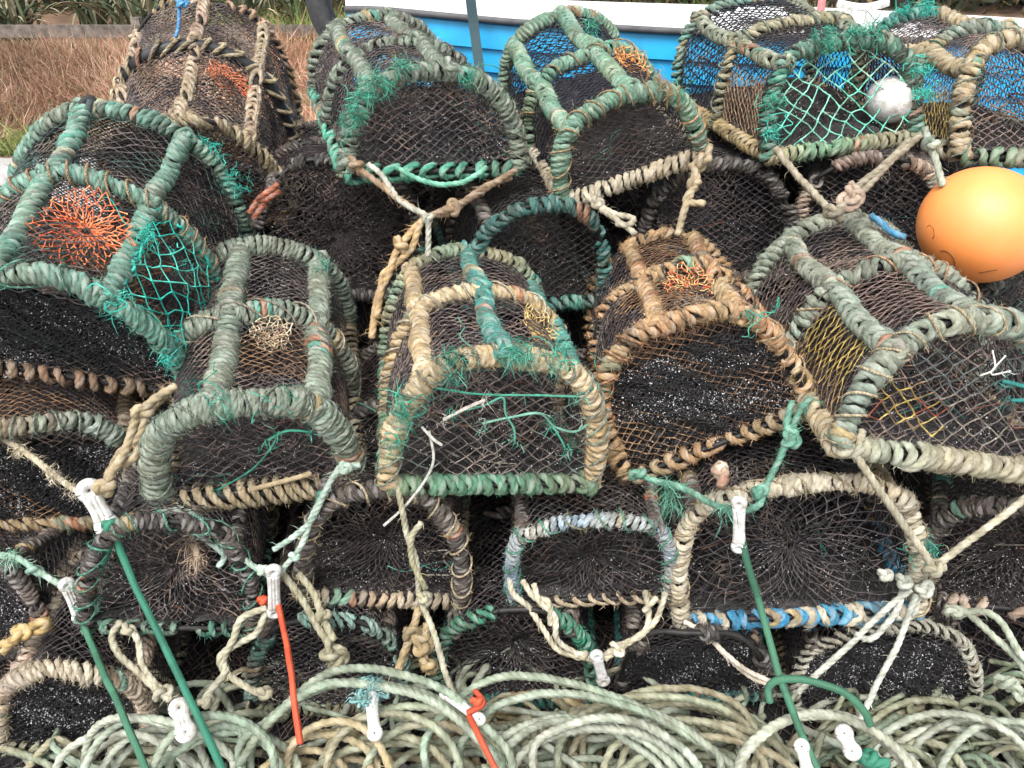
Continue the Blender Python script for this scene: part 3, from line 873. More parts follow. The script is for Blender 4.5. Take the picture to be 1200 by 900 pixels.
make_creel('C5', 'pale grey-green creel with yellow netting patches and a beige base, under the orange buoy', GRY, base=[(190, 184, 160), (172, 168, 144), (160, 176, 160), (184, 170, 140)], rd=.021, core=.011, pitch=.023, base_pitch=.021, base_rd=.019,
           net=DK + [(74, 62, 56)], cell=(.05, .022), netr=.0018, end_cell=(.044, .034), end_net=DK + [(80, 86, 84)], fuzz=2.0, side_base=TAN,
           patch=[(.2, .85, .10, .44, YEL), (0, .2, .05, .6, BRN), (.8, 1.6, .1, .45, [(120, 100, 92), (96, 78, 72)])],
           end_patch=[(.04, .40, .14, .46, YEL + [(120, 60, 44)]), (0, .2, .4, .7, BRN), (.4, .8, .1, .4, [(120, 112, 100), (96, 90, 84)])],
           strands=[([(.1, .62), (.3, .60), (.5, .61)], .004, [(40, 120, 116), (60, 140, 130)]), ([(.16, .5), (.34, .54), (.5, .5)], .004, [(40, 120, 116), (60, 140, 130)]), ([(.02, .82), (.05, .7), (.0, .64)], .0017, WHT), ([(.08, .8), (.04, .66), (.12, .70)], .0017, WHT)],
           tufts=[(2.0, 0, 14, .10, [(40, 120, 116), (30, 100, 98)]), (2.3, 0, 12, .10, [(40, 120, 116)])])
make_creel('T1', 'weathered brown creel with a black rubber middle hoop, far left of the top row', TAN + PNK, hoops=[TAN, TAN, OR + PNK], rd=.016, core=.009, pitch=.03, gaps=.25, net=DK + [(122, 110, 102), (96, 80, 70)],
           cell=(.026, .018), eyes=[(1.98, .33, .058, ORN, .0016)], fuzz=3.0, grow=6, mid_rubber=True, netr=.0021, sag=.03, far=True)
make_creel('T2', 'shaggy grey-green creel with teal twine frayed across its arch, in the top row', [(138, 152, 136), (120, 136, 122), (104, 118, 106)], base=[(90, 176, 150), (70, 150, 130)], rd=.019, core=.010, pitch=.022, base_pitch=.045,
           net=BLK + DK, cell=(.032, .02), netr=.0020, eyes=[(2.15, .5, .06, TANN, .0017)], fuzz=3.0, grow=3, end_cell=(.03, .02), base_gap=.1,
           tufts=[(.6, 0, 20, .06, GRD), (.8, 0, 20, .07, GRD), (1.0, 0, 20, .07, GRD), (1.25, 0, 16, .05, GRD), (.4, 0, 14, .05, GRD), (1.9, 0, 10, .05, GRD)])
make_creel('T3', inner=False, label='green-wound creel with a beige base bar in front of the blue boat, top row centre', hoop=GRN, base=PALE, rd=.018, core=.013, pitch=.0165, base_pitch=.02, base_rd=.016,
           net=[(30, 32, 48), (40, 38, 44)], cell=(.03, .022), eyes=[(2.15, .4, .055, [(224, 160, 100), (206, 140, 84)], .0024)], fuzz=1.2, base_gap=.06, end_net=[(70, 60, 56), (54, 46, 46)], end_cell=(.04, .018), netr=.0019,
           tufts=[(1.9, .75, 20, .05, GRD), (2.3, 0, 8, .04, GRD), (2.0, .02, 16, .06, [(150, 130, 100)])])
make_creel('T4', inner=False, label='olive-grey creel fronted by a wide pale turquoise net, right of centre in the top row', hoop=OLV + GG, base=[(186, 172, 136), (168, 160, 130), (110, 164, 130)], rd=.018, core=.010, pitch=.024, base_pitch=.021, hoops=[[(80, 130, 112), (104, 124, 108), (60, 150, 130)], OLV + TAN, GG + TEAL],
           side_base=[(186, 164, 116), (166, 146, 104)], net=[(34, 34, 44), (44, 40, 42)], cell=(.03, .022), end_net=[(130, 200, 176), (100, 190, 165), (160, 205, 180)], end_cell=(.062, .048), netr=.0021,
           patch=[(0, .55, .1, .45, [(150, 124, 96), (128, 100, 78)])],
           tufts=[(1.4, 0, 30, .05, GRD), (1.6, 0, 30, .06, GRD), (1.8, 0, 26, .05, GRD), (.1, .0, 18, .05, TQN), (.35, 0, 14, .05, GRD), (2.6, 0, 16, .05, TQN), (2.9, 0, 16, .05, TQN)])
make_creel('T5', inner=False, label='beige-wound creel with teal twine on its back hoop, right end of the top row', hoop=TAN, base=[(186, 164, 140), (70, 130, 100)], rd=.022, core=.010, pitch=.025, base_pitch=.04, net=DK, cell=(.034, .018), hoops=[TAN, GRY, TEAL],
           patch=[(0, .35, .0, .5, YEL)], tufts=[(1.2, 1, 24, .06, TQN), (1.5, 1, 24, .06, TQN), (.9, 1, 16, .05, GRD)])

make_creel('L2a', 'brown fouled creel under the large turquoise one, its base bar wound in brown rope', [(130, 112, 92), (150, 132, 104)], hoops=[[(140, 160, 150), (160, 146, 120), (110, 100, 86)], DK, DK], base=[(176, 152, 116), (150, 122, 92), (140, 146, 120)], rd=.019, base_pitch=.027, front='mat', net=BRN + DK, fuzz=2, gaps=.2, base_gap=.1)
make_creel('L2b', 'dark creel with sparse teal wraps below the thick grey-green one', BLK, base=[(70, 130, 112), (92, 150, 130), (120, 140, 120)], rd=.014, base_pitch=.028, front='purse', net=BLK + DK, gaps=.3, netr=.0019, base_gap=.2)
make_creel('L2c', 'black-wound creel with a beige and white base bar under the central beige one', MAUVE, base=PALE + [(196, 160, 124)], rd=.017, base_pitch=.022, front='purse', net=[(60, 50, 48), (44, 38, 38)], netr=.0018, base_gap=.06)
make_creel('L2d', 'small creel with a blue and white hoop around a drawn-in black net', BLUW, base=[(204, 190, 160), (190, 170, 140)], rd=.012, core=.008, pitch=.0165, base_pitch=.036, front='purse_low', net=BLK + [(54, 40, 36)], netr=.0018, bars=[DK, DK], hoops=[BLUW, DK, DK])
make_creel('L2e', 'cream-wound creel with bright blue rope on its base bar', PALE, base=BLUE, base2=PALE, rd=.0165, core=.009, pitch=.0175, base_pitch=.032, base_rd=.019, front='purse', net=BLK, netr=.0017, bars=[DK, TAN], hoops=[PALE, DK, DK], cell=(.04, .026),
           tufts=[(2.9, 0, 20, .04, GRD + [(30, 90, 100)])])
make_creel('L2f', 'mauve-grey creel at the right edge of the second row with a drawn-in net', MAUVE, base=PNK, rd=.018, base_pitch=.03, front='purse', net=[(66, 58, 56), (48, 42, 42)], netr=.0018, base_gap=.3)
make_creel('G1', 'pale shaggy creel at the bottom left corner, the lowest one on the ground there', PALE + PNK, base=[(176, 174, 150), (160, 160, 136)], rd=.016, pitch=.020, base_pitch=.026, front='mat', fuzz=3, net=BLK, hoops=[PNK + PALE, DK, DK], barn_glints=1800)
make_creel('G2', 'dark creel on the ground with white and teal loose wraps, behind the hanging orange line', DK, hoops=[[(150, 190, 180), (50, 110, 100), (60, 56, 54)], DK, DK], base=OLV, rd=.013, pitch=.022, gaps=.35, front='flat', net=BLK, cell=(.026, .02), netr=.0020, barn_glints=1000)
make_creel('G3', 'dark creel on the ground with green wraps, below the small blue and white one', [(40, 140, 112), (52, 160, 130), (80, 90, 80)], base=[(40, 120, 112), (60, 144, 130)], rd=.015, pitch=.03, gaps=.45, base_pitch=.018, front='purse', net=BLK, bars=[DK, DK], hoops=[[(40, 140, 112), (52, 160, 130), (80, 90, 80)], DK, DK], netr=.0019)
make_creel('G4', 'black creel on the ground with a teal base bar and barely wrapped dark arch', MAUVE + DK, base=[(52, 128, 132), (70, 150, 148)], rd=.014, base_pitch=.017, front='mat', net=BLK, barn_glints=1400, gaps=.7, hoops=[BLK, DK, DK])
make_creel('G5', 'black creel on the ground with thin pale rope looped round its arch', DK, hoops=[[(196, 196, 182), (176, 172, 156)], DK, DK], base=[(176, 164, 120), (150, 142, 104)], rd=.011, pitch=.030, base_pitch=.02, front='mat', net=BLK, gaps=.05, barn_glints=2200, base_gap=.3)
make_creel('G0', 'dark creel at the left edge above the lowest pale shaggy one', DK, base=BLK, rd=.014, front='mat', net=BLK, gaps=.3, barn_glints=1200)
make_creel('K1', 'dark creel with a net drawn to the middle, behind the thick grey-green one', BLK, hoops=[BLK, DK, DK], rd=.015, front='purse', net=[(58, 48, 48), (44, 38, 38)], netr=.0018, gaps=.3)
make_creel('K2', 'dark creel with a teal hoop under the brown tie rope, behind the central beige one', TEAL + DK, hoops=[[(66, 128, 122), (54, 104, 102), (84, 140, 134)], DK, DK], rd=.018, pitch=.026, front='flat', net=[(54, 50, 46), (40, 36, 36)], gaps=.15, bars=[DK, DK], cell=(.034, .024))
make_creel('K3', 'black creel behind the orange-brown one, under the green-wound one', BLK, rd=.016, front='flat', net=BLK, gaps=.3, cell=(.03, .022), base=DK)
make_creel('K4', 'dark creel with pinkish wraps left of the orange buoy', DK, hoops=[PNK + MAUVE, DK, DK], rd=.015, front='flat', net=BLK, gaps=.4, base=PNK)
make_creel('K5', 'dark greenish creel behind the pale grey-green one, below the orange buoy', [(70, 84, 78), (56, 60, 58)], rd=.015, front='flat', net=DKT, gaps=.2)
make_creel('K0', 'black creel under the weathered brown one, behind the large turquoise one', BLK, rd=.015, front='flat', net=BLK, gaps=.3, cell=(.03, .03))

# ------------------------------------------------------------------ black netting added behind the front creels to block light in the gaps
mb = MB()
nu, nv = 170, 170
ux, vx = np.meshgrid(np.linspace(0, 1, nu), np.linspace(0, 1, nv), indexing='ij')
prof_y = np.interp(vx, [0, .35, .5, .65, .75, .88, 1], [.85, 2.26, 2.34, 2.86, 2.96, 3.06, 3.22])
prof_z = np.interp(vx, [0, .35, .5, .65, .75, .88, 1], [-.07, -.045, .70, .74, 1.02, 1.04, -.08])
Xh = -1.75 + 3.7 * ux
prof_z = np.where(Xh < -1.1, np.minimum(prof_z, .55), prof_z)
endf = np.clip(np.minimum(ux, 1 - ux) / .06, 0, 1) ** .5
low_ = np.clip((prof_z + .07) / .2, .25, 1)
Ph = np.stack([Xh, prof_y, -.08 + (prof_z + .08) * endf], -1)
nz_ = smooth_noise3(Ph, 71, 4, 7)
Ph = Ph + np.stack([.02 * nz_, .035 * smooth_noise3(Ph, 72, 4, 9), .03 * low_ * smooth_noise3(Ph, 73, 4, 9)], -1)
Ph[..., 2] = np.maximum(Ph[..., 2], -.085)
I, J = np.meshgrid(np.arange(nu - 1), np.arange(nv - 1), indexing='ij')
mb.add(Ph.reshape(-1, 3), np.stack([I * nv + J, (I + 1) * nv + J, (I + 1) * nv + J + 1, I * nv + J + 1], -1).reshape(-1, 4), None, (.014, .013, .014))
r_ = np.random.default_rng(74)
ev = (I + J) % 2 == 0
jit = Ph + r_.normal(0, .006, Ph.shape) + np.array([0, -.012, .012])
for a_, b_ in (((0, 0), (1, 1)), ((1, 0), (0, 1))):
    A_ = jit[I + a_[0], J + a_[1]].reshape(-1, 3); B_ = jit[I + b_[0], J + b_[1]].reshape(-1, 3)
    threads(mb, A_, B_, .0018, lin(np.array(DK))[r_.integers(0, 3, len(A_))])
m_ = 16000
f_ = Ph.reshape(-1, 3)[r_.integers(0, nu * nv, m_)]
strips(mb, f_, r_.normal(0, 1, (m_, 3)) + np.array([0, -.6, .5]), r_.uniform(.02, .06, m_), .0014, lin(np.array(DK + BLK))[r_.integers(0, 6, m_)])
tag(mb.build('added_net_heap', M_MATC), 'added heap of black netting blocking light behind the front creels', 'netting', kind='stuff')

# ------------------------------------------------------------------ buoy
def make_buoy():
    c = at(1150, 264, 1.98)
    R = 0.152
    root = empty('marker_buoy', c)
    root.rotation_euler = (0.15, 0.35, 0.3)
    tag(root, 'smooth orange plastic buoy resting on top of the pale grey-green creel', 'buoy')
    mb = MB()
    th = np.linspace(0, PI, 40)
    nseg = 56
    rad = R * np.sin(th); z = R * 0.94 * np.cos(th)
    # collar at the top for the eye
    ph = np.linspace(0, 2 * PI, nseg, endpoint=False)
    V = np.stack([rad[:, None] * np.cos(ph), rad[:, None] * np.sin(ph), z[:, None] * np.ones(nseg)], -1).reshape(-1, 3)
    I, J = np.meshgrid(np.arange(39), np.arange(nseg), indexing='ij')
    Q = np.stack([I * nseg + J, (I + 1) * nseg + J, (I + 1) * nseg + (J + 1) % nseg, I * nseg + (J + 1) % nseg], -1).reshape(-1, 4)
    mb.add(V, Q)
    m, nt, b = new_mat('orange_buoy_plastic')
    tc = N(nt, 'ShaderNodeTexCoord')
    n1 = N(nt, 'ShaderNodeTexNoise'); n1.inputs['Scale'].default_value = 9; n1.inputs['Detail'].default_value = 7; nt.links.new(tc.outputs['Object'], n1.inputs['Vector'])
    c_ = ramp(nt, n1.outputs[0], .3, .75, (.97, .29, .06, 1), (.98, .35, .09, 1))
    n2 = N(nt, 'ShaderNodeTexNoise'); n2.inputs['Scale'].default_value = 60; n2.inputs['Detail'].default_value = 5; nt.links.new(tc.outputs['Object'], n2.inputs['Vector'])
    c_ = mixc(nt, math_node(nt, 'MULTIPLY', ramp(nt, n2.outputs[0], .62, .75), .25), c_, (.35, .10, .03, 1))
    nt.links.new(c_, b.inputs['Base Color'])
    b.inputs['Roughness'].default_value = .55
    b.inputs['Specular IOR Level'].default_value = 0.8
    b.inputs['Coat Weight'].default_value = .5; b.inputs['Coat Roughness'].default_value = .6; b.inputs['Coat IOR'].default_value = 1.5
    b.inputs['Subsurface Weight'].default_value = 0.0
    mb.build('shell', m, root)
    mb = MB()
    inv = np.array(Euler((0.15, 0.35, 0.3)).to_matrix().inverted())
    cw = c
    def surf(px, py):
        cam = np.array([0, 0, CAM_H]); d = at(px, py, 1.0) - cam; d /= np.linalg.norm(d)
        oc = cam - cw; bq = oc.dot(d); cq = oc.dot(oc) - (R * .985) ** 2
        t = -bq - math.sqrt(max(bq * bq - cq, 0)); return inv @ (oc + d * t)
    for pts in ([(1087, 266), (1090, 264), (1094, 268), (1095, 277), (1093, 279)], [(1102, 294), (1108, 294), (1115, 299), (1119, 307), (1118, 312), (1115, 316)], [(1147, 320), (1157, 318), (1168, 316)]):
        tube(mb, catmull([surf(*p) * 1.004 for p in pts], .004), .0011, (.12, .05, .02), 5)
    mb.build('scuff_mark', M_FIBRE, root)
    mb = MB()
    t = np.linspace(0, 2 * PI, 24)
    tube(mb, np.stack([.022 * np.cos(t), 0 * t, -R * .94 - .015 + .022 * np.sin(t)], 1), .008, (.3, .05, .01), 8, caps=False)
    mb.build('eye_lug', m, root)
make_buoy()

# white float hanging inside the top-row creel
def make_float():
    c = at(1044, 117, 2.36)
    root = empty('white_float', c); root.rotation_euler = (.25, .2, .3)
    tag(root, 'round white net float behind the pale turquoise net of the top-row creel', 'float')
    mb = MB(); th = np.linspace(.12, PI - .12, 24); ph = np.linspace(0, 2 * PI, 32, endpoint=False); R = .068
    V = np.stack([(R * np.sin(th))[:, None] * np.cos(ph), (R * np.sin(th))[:, None] * np.sin(ph), (R * .9 * np.cos(th))[:, None] * np.ones(32)], -1).reshape(-1, 3)
    I, J = np.meshgrid(np.arange(23), np.arange(32), indexing='ij')
    mb.add(V, np.stack([I * 32 + J, (I + 1) * 32 + J, (I + 1) * 32 + (J + 1) % 32, I * 32 + (J + 1) % 32], -1).reshape(-1, 4))
    mb.build('shell', M_WPLAS, root)
    mb = MB(); tube(mb, np.array([[0, 0, -R * .92], [0, 0, R * .92]]), .008, (.1, .1, .1), 10); mb.build('core_tube', M_RUBBER, root)
make_float()

# ------------------------------------------------------------------ tie ropes
LTG = [(176, 206, 194), (196, 214, 200), (160, 190, 178)]
BRT = [(160, 132, 104), (142, 116, 92), (176, 150, 120)]
TEA2 = [(96, 156, 134), (116, 172, 150), (84, 140, 122)]
PTS = lambda *p: [at(*q) for q in p]

def tie(name, label, cat, segs, pal, rad=.006, knots=(), mat=None, fuzz=.3, tufts=(), group=None, seed=None, sides=10):
    mb = MB()
    sd = seed or (abs(hash(label)) % 1 + sum(map(ord, label)))
    for i, sg in enumerate(segs):
        laid_rope(mb, PTS(*sg), rad, pal, sd + i, fuzz=fuzz, sides=sides)
    for i, (p, R) in enumerate(knots):
        knot(mb, at(*p), R, rad * .95, pal, sd + 50 + i)
    for i, (p, n_, L_) in enumerate(tufts):
        tuft(mb, at(*p), n_, L_, pal, sd + 70 + i, spread=.55, down=.6, w=.0008)
    o = mb.build(name, mat or M_LAID)
    return tag(o, label, cat, group)

TR = 'tie rope'
tie('tie_rope', 'pale mint bridle rope hung in a V from the thick grey-green creel', TR,
    [[(184, 602, 1.42), (205, 598, 1.40), (228, 604, 1.40), (262, 636, 1.38), (296, 662, 1.36), (318, 676, 1.34)], [(190, 606, 1.44), (212, 596, 1.41), (222, 618, 1.39), (252, 640, 1.375), (263, 652, 1.37), (256, 664, 1.36)],
     [(422, 545, 1.42), (398, 552, 1.41), (372, 592, 1.38), (352, 640, 1.36), (336, 662, 1.345), (322, 680, 1.34)], [(398, 546, 1.42), (384, 570, 1.39), (366, 608, 1.37), (345, 628, 1.36), (321, 644, 1.345)]],
    LTG, .0062, [((308, 668, 1.34), .010), ((346, 652, 1.35), .010), ((404, 548, 1.40), .011)])
tie('tie_rope', 'olive and white tie rope dropping from the left foot of the central beige creel', TR,
    [[(464, 560, 1.40), (470, 590, 1.38), (478, 630, 1.365), (488, 660, 1.36), (492, 700, 1.35), (508, 740, 1.30), (522, 790, 1.21), (530, 814, 1.165)], [(494, 612, 1.36), (482, 630, 1.355), (484, 660, 1.352), (498, 690, 1.345)]],
    [(188, 184, 156), (210, 208, 190), (166, 160, 120)], .0064, [((462, 566, 1.405), .020), ((496, 700, 1.345), .013)])
tie('twine', 'thin white twine end sticking out from the front net of the central beige creel', 'twine',
    [[(450, 616, 1.38), (474, 594, 1.385), (496, 566, 1.39), (508, 538, 1.395), (503, 505, 1.40)], [(494, 500, 1.40), (508, 515, 1.395), (518, 522, 1.395)]], WHT, .0030, fuzz=0)
tie('tie_rope', 'cream rope looped in a chain below the small blue and white creel', TR,
    [[(597, 668, 1.40), (600, 694, 1.38), (620, 712, 1.37), (636, 736, 1.35), (655, 762, 1.33), (690, 772, 1.31)], [(625, 684, 1.38), (632, 704, 1.36), (650, 722, 1.35), (652, 748, 1.33), (672, 764, 1.32), (694, 774, 1.31)],
     [(612, 680, 1.38), (626, 700, 1.37), (642, 706, 1.36), (646, 732, 1.345)], [(780, 694, 1.38), (768, 728, 1.36), (742, 750, 1.33), (708, 772, 1.31)], [(756, 692, 1.39), (760, 718, 1.37), (752, 744, 1.34), (720, 760, 1.32), (700, 776, 1.31)], [(770, 700, 1.375), (754, 716, 1.36)]],
    [(216, 208, 182), (200, 192, 164), (226, 220, 200)], .0066, [((724, 760, 1.315), .016), ((682, 768, 1.315), .013)])
tie('tie_rope', 'doubled cream rope from the left foot of the cream and blue creel', TR,
    [[(802, 728, 1.34), (826, 742, 1.33), (846, 762, 1.31), (872, 784, 1.29), (906, 800, 1.27)], [(820, 722, 1.34), (832, 746, 1.33), (850, 768, 1.31), (878, 792, 1.29), (902, 802, 1.27)]],
    [(214, 200, 184), (226, 214, 198)], .0056, [((832, 747, 1.325), .012)])
tie('tie_rope', 'grey-white ropes fanning from the knot on the right foot of the cream and blue creel', TR,
    [[(1066, 690, 1.30), (1040, 712, 1.29), (1006, 746, 1.27), (964, 784, 1.25), (935, 812, 1.23)], [(1058, 692, 1.30), (1050, 716, 1.29), (1022, 748, 1.275), (1003, 744, 1.27)], [(1074, 696, 1.30), (1058, 740, 1.28), (1034, 790, 1.25), (1010, 838, 1.22), (1004, 850, 1.21)],
     [(1076, 700, 1.31), (1068, 722, 1.31), (1050, 724, 1.31)]],
    [(196, 200, 188), (214, 216, 206), (176, 184, 172)], .0066, [((1060, 682, 1.295), .018), ((1084, 690, 1.295), .016), ((1038, 674, 1.30), .014)])
tie('tie_rope', 'long grey-beige rope running diagonally from the pale grey-green creel to the knot at the right', TR,
    [[(996, 522, 1.34), (1012, 548, 1.32), (1046, 596, 1.30), (1072, 634, 1.29), (1094, 664, 1.28)], [(1096, 664, 1.28), (1130, 638, 1.29), (1170, 608, 1.31), (1225, 566, 1.33)], [(970, 506, 1.36), (982, 530, 1.335), (1002, 528, 1.335), (1012, 504, 1.345)]],
    [(186, 180, 156), (170, 164, 140), (200, 194, 172)], .0075, [((1096, 666, 1.275), .020), ((990, 526, 1.335), .018)])
tie('tie_rope', 'sea-green rope with a white toggle joining the orange-brown creel to the cream one', TR,
    [[(950, 466, 1.46), (936, 484, 1.44), (924, 512, 1.41), (912, 540, 1.38), (896, 572, 1.34), (890, 592, 1.31), (872, 600, 1.29)], [(928, 470, 1.46), (922, 500, 1.42), (934, 508, 1.41), (918, 526, 1.40)],
     [(738, 554, 1.48), (764, 562, 1.44), (800, 572, 1.40), (830, 588, 1.35), (862, 600, 1.29)]],
    TEA2, .0068, [((926, 516, 1.405), .018), ((748, 556, 1.46), .016), ((890, 576, 1.33), .013)], fuzz=1.5, tufts=[((784, 572, 1.41), 90, .06), ((850, 596, 1.30), 40, .04), ((788, 590, 1.40), 40, .06)])
tie('tie_rope', 'brown tie rope slung under the shaggy grey-green creel with a white end knotted in', TR,
    [[(412, 190, 2.02), (432, 206, 1.98), (466, 232, 1.93), (500, 254, 1.88)], [(604, 200, 2.03), (580, 214, 1.99), (548, 234, 1.94), (500, 256, 1.88)], [(598, 208, 2.03), (566, 220, 1.97), (530, 248, 1.92), (512, 252, 1.90)]],
    BRT, .0078, [((530, 244, 1.91), .020), ((416, 194, 2.0), .022)], fuzz=1.2)
tie('tie_rope', 'white rope hanging beside the brown tie rope down to the top of the beige creel', TR,
    [[(432, 192, 2.0), (448, 206, 1.97), (470, 236, 1.92), (498, 252, 1.87), (502, 262, 1.86), (501, 300, 1.85)]], [(206, 208, 196), (190, 192, 176)], .0066, [((501, 256, 1.865), .012)])
tie('tie_rope', 'twisted tan rope running from the brown tie down to the left of the beige creel', TR,
    [[(496, 258, 1.87), (480, 274, 1.85), (464, 296, 1.82), (456, 320, 1.79), (442, 350, 1.75), (436, 396, 1.68)], [(492, 262, 1.86), (482, 290, 1.84), (462, 310, 1.81), (450, 322, 1.79), (446, 346, 1.75), (440, 372, 1.71)]],
    [(196, 164, 116), (180, 146, 100), (206, 180, 136)], .0082, [((470, 288, 1.83), .018)], fuzz=1)
tie('tie_rope', 'whitish rope under the left foot of the green-wound creel', TR,
    [[(684, 226, 2.12), (700, 240, 2.08), (722, 258, 2.03), (744, 274, 1.98)], [(696, 236, 2.1), (720, 250, 2.05), (742, 256, 2.03), (736, 264, 2.0), (722, 262, 2.01)]], [(204, 196, 176), (186, 178, 156)], .0075, [((700, 238, 2.08), .015)])
tie('tie_rope', 'beige knotted rope hanging from the right foot of the green-wound creel', TR,
    [[(832, 170, 2.1), (828, 186, 2.07), (816, 200, 2.05), (810, 224, 2.02), (804, 240, 1.99), (794, 276, 1.93)], [(810, 192, 2.06), (816, 212, 2.03), (804, 236, 2.0), (826, 238, 1.98)]], TAN, .0085, [((822, 190, 2.06), .022), ((812, 216, 2.03), .015)])
tie('tie_rope', 'grey-tan rope slung in a V under the net-fronted creel of the top row', TR,
    [[(908, 174, 2.12), (924, 194, 2.08), (950, 222, 2.01), (974, 246, 1.94)], [(1078, 158, 2.12), (1052, 182, 2.07), (1012, 222, 2.0), (980, 246, 1.94)], [(1066, 164, 2.12), (1040, 190, 2.05), (1004, 220, 2.0)]], [(168, 158, 136), (150, 142, 122)], .0085, [((978, 250, 1.93), .024)], fuzz=1)
tie('rope_knot', 'pinkish rope knotted onto the V-shaped tie left of the buoy', 'knot', [[(996, 214, 2.0), (1010, 232, 1.98), (992, 246, 1.95), (984, 232, 1.97), (1008, 224, 1.98)]], PNK, .0085, [((1000, 230, 1.97), .024)], fuzz=1)
tie('tie_rope', 'grey-green rope end hanging between the last two creels of the top row', TR, [[(1084, 150, 2.08), (1092, 176, 2.04), (1098, 192, 2.02), (1104, 218, 1.99)]], [(130, 160, 144), (176, 180, 164)], .0085, [((1090, 170, 2.04), .018)], fuzz=1)
tie('tie_rope', 'thick tan rope from the right foot of the large turquoise creel to a toggle', TR,
    [[(206, 452, 1.50), (180, 468, 1.47), (160, 492, 1.45), (148, 524, 1.42), (132, 552, 1.38), (120, 574, 1.35)], [(196, 462, 1.49), (172, 486, 1.46), (164, 510, 1.44), (140, 532, 1.42), (126, 560, 1.375)], [(162, 520, 1.44), (158, 536, 1.42), (140, 546, 1.41)]],
    TAN, .0088, [((166, 484, 1.46), .020), ((122, 572, 1.355), .018)], fuzz=1)
tie('tie_rope', 'frayed whitish rope crossing the brown fouled creel to the upper left toggle', TR,
    [[(-20, 500, 1.56), (14, 520, 1.53), (44, 540, 1.49), (70, 562, 1.44), (98, 578, 1.38)]], [(206, 196, 176), (190, 178, 152)], .0068, fuzz=3, tufts=[((24, 528, 1.51), 60, .028), ((60, 554, 1.45), 60, .028), ((84, 570, 1.4), 30, .025)])
tie('tie_rope', 'pale blue-green rope through the lower left white toggle', TR,
    [[(-8, 650, 1.42), (18, 652, 1.40), (38, 664, 1.38), (62, 680, 1.36), (82, 690, 1.34)], [(136, 622, 1.36), (118, 648, 1.36), (104, 668, 1.35), (90, 686, 1.34)], [(96, 682, 1.345), (108, 692, 1.35), (114, 712, 1.35), (106, 724, 1.35)]],
    [(150, 190, 172), (176, 204, 186), (110, 168, 148)], .0068, [((40, 668, 1.375), .015)], fuzz=1, tufts=[((12, 650, 1.4), 80, .05)])
tie('tie_rope', 'yellowish rope bight at the left edge above the lowest shaggy creel', TR, [[(-20, 760, 1.34), (10, 752, 1.31), (34, 736, 1.30), (54, 728, 1.30), (50, 738, 1.30), (22, 744, 1.30), (4, 764, 1.30)]], [(206, 178, 120), (190, 160, 104)], .009, [((24, 742, 1.29), .018)], fuzz=1)
tie('tie_rope', 'cream rope with an eye loop in front of the dark creel with sparse teal wraps', TR,
    [[(142, 728, 1.33), (132, 746, 1.31), (140, 768, 1.28), (160, 786, 1.26), (176, 802, 1.24), (200, 820, 1.21)], [(148, 734, 1.33), (162, 750, 1.31), (166, 776, 1.28), (178, 796, 1.25), (208, 826, 1.21)]],
    [(206, 202, 182), (188, 182, 158)], .0075, [((150, 738, 1.32), .012), ((190, 812, 1.225), .020)], fuzz=.8)
tie('tie_rope', 'cream rope crossing itself between the white toggle and the coils at lower left', TR,
    [[(312, 712, 1.33), (284, 724, 1.31), (274, 748, 1.29), (262, 772, 1.27), (264, 786, 1.26), (250, 806, 1.23), (240, 820, 1.21)], [(312, 718, 1.33), (300, 742, 1.31), (276, 756, 1.29), (258, 770, 1.27), (268, 790, 1.26), (300, 812, 1.23), (318, 812, 1.22)]],
    [(200, 198, 176), (184, 178, 152)], .0075, [((242, 822, 1.205), .013), ((310, 812, 1.225), .014)])
tie('tie_rope', 'doubled olive-beige rope ending in a fat knot beside the toggle with the orange line', TR,
    [[(330, 672, 1.36), (352, 700, 1.34), (370, 730, 1.31), (388, 758, 1.28)], [(350, 672, 1.36), (366, 694, 1.34), (378, 722, 1.315), (392, 750, 1.285)]], [(178, 174, 146), (162, 156, 128)], .0078, [((378, 722, 1.31), .014), ((390, 764, 1.27), .027), ((394, 772, 1.265), .024)], fuzz=1.2)
tie('rope_knot', 'tan knotted rope bundle below the beige and white base bar', 'knot',
    [[(490, 712, 1.36), (484, 740, 1.33), (472, 770, 1.29), (464, 790, 1.26)], [(500, 730, 1.34), (496, 760, 1.31), (504, 790, 1.27)]], [(206, 180, 136), (190, 166, 120), (210, 192, 150)], .0085, [((486, 744, 1.325), .028), ((494, 756, 1.31), .024), ((502, 780, 1.28), .018)], fuzz=1)
tie('tie_rope', 'doubled pale grey-green rope at the right edge above the loose strands', TR,
    [[(1108, 712, 1.32), (1130, 716, 1.30), (1160, 742, 1.27), (1190, 770, 1.24), (1215, 800, 1.21)], [(1120, 722, 1.31), (1146, 716, 1.29), (1172, 728, 1.27), (1196, 766, 1.23), (1220, 784, 1.21)]], [(176, 188, 168), (196, 204, 186)], .0072, [((1118, 716, 1.31), .016), ((1180, 800, 1.20), .024), ((1192, 810, 1.19), .022)])
tie('tie_rope', 'mint rope laced loosely over the base bar of the shaggy grey-green creel', TR, [[(464, 196, 2.02), (486, 208, 2.0), (512, 216, 1.99), (540, 214, 1.99), (560, 204, 2.0), (570, 196, 2.02)]], [(120, 196, 168), (100, 180, 150)], .0065)
tie('twine', 'reddish brown twine tied around the black upright behind the large turquoise creel', 'twine', [[(292, 250, 2.02), (304, 232, 2.03), (326, 216, 2.04)], [(298, 256, 2.02), (312, 236, 2.03), (328, 224, 2.04)]], [(170, 96, 66), (150, 80, 56)], .007, [((308, 234, 2.03), .012)])
tie('tie_rope', 'frayed brown rope end hanging below the thick grey-green creel', TR, [[(222, 618, 1.40), (228, 636, 1.38), (232, 656, 1.36)]], [(176, 156, 136), (156, 136, 116)], .0075, fuzz=4, tufts=[((226, 630, 1.39), 80, .05), ((232, 652, 1.37), 80, .05)])
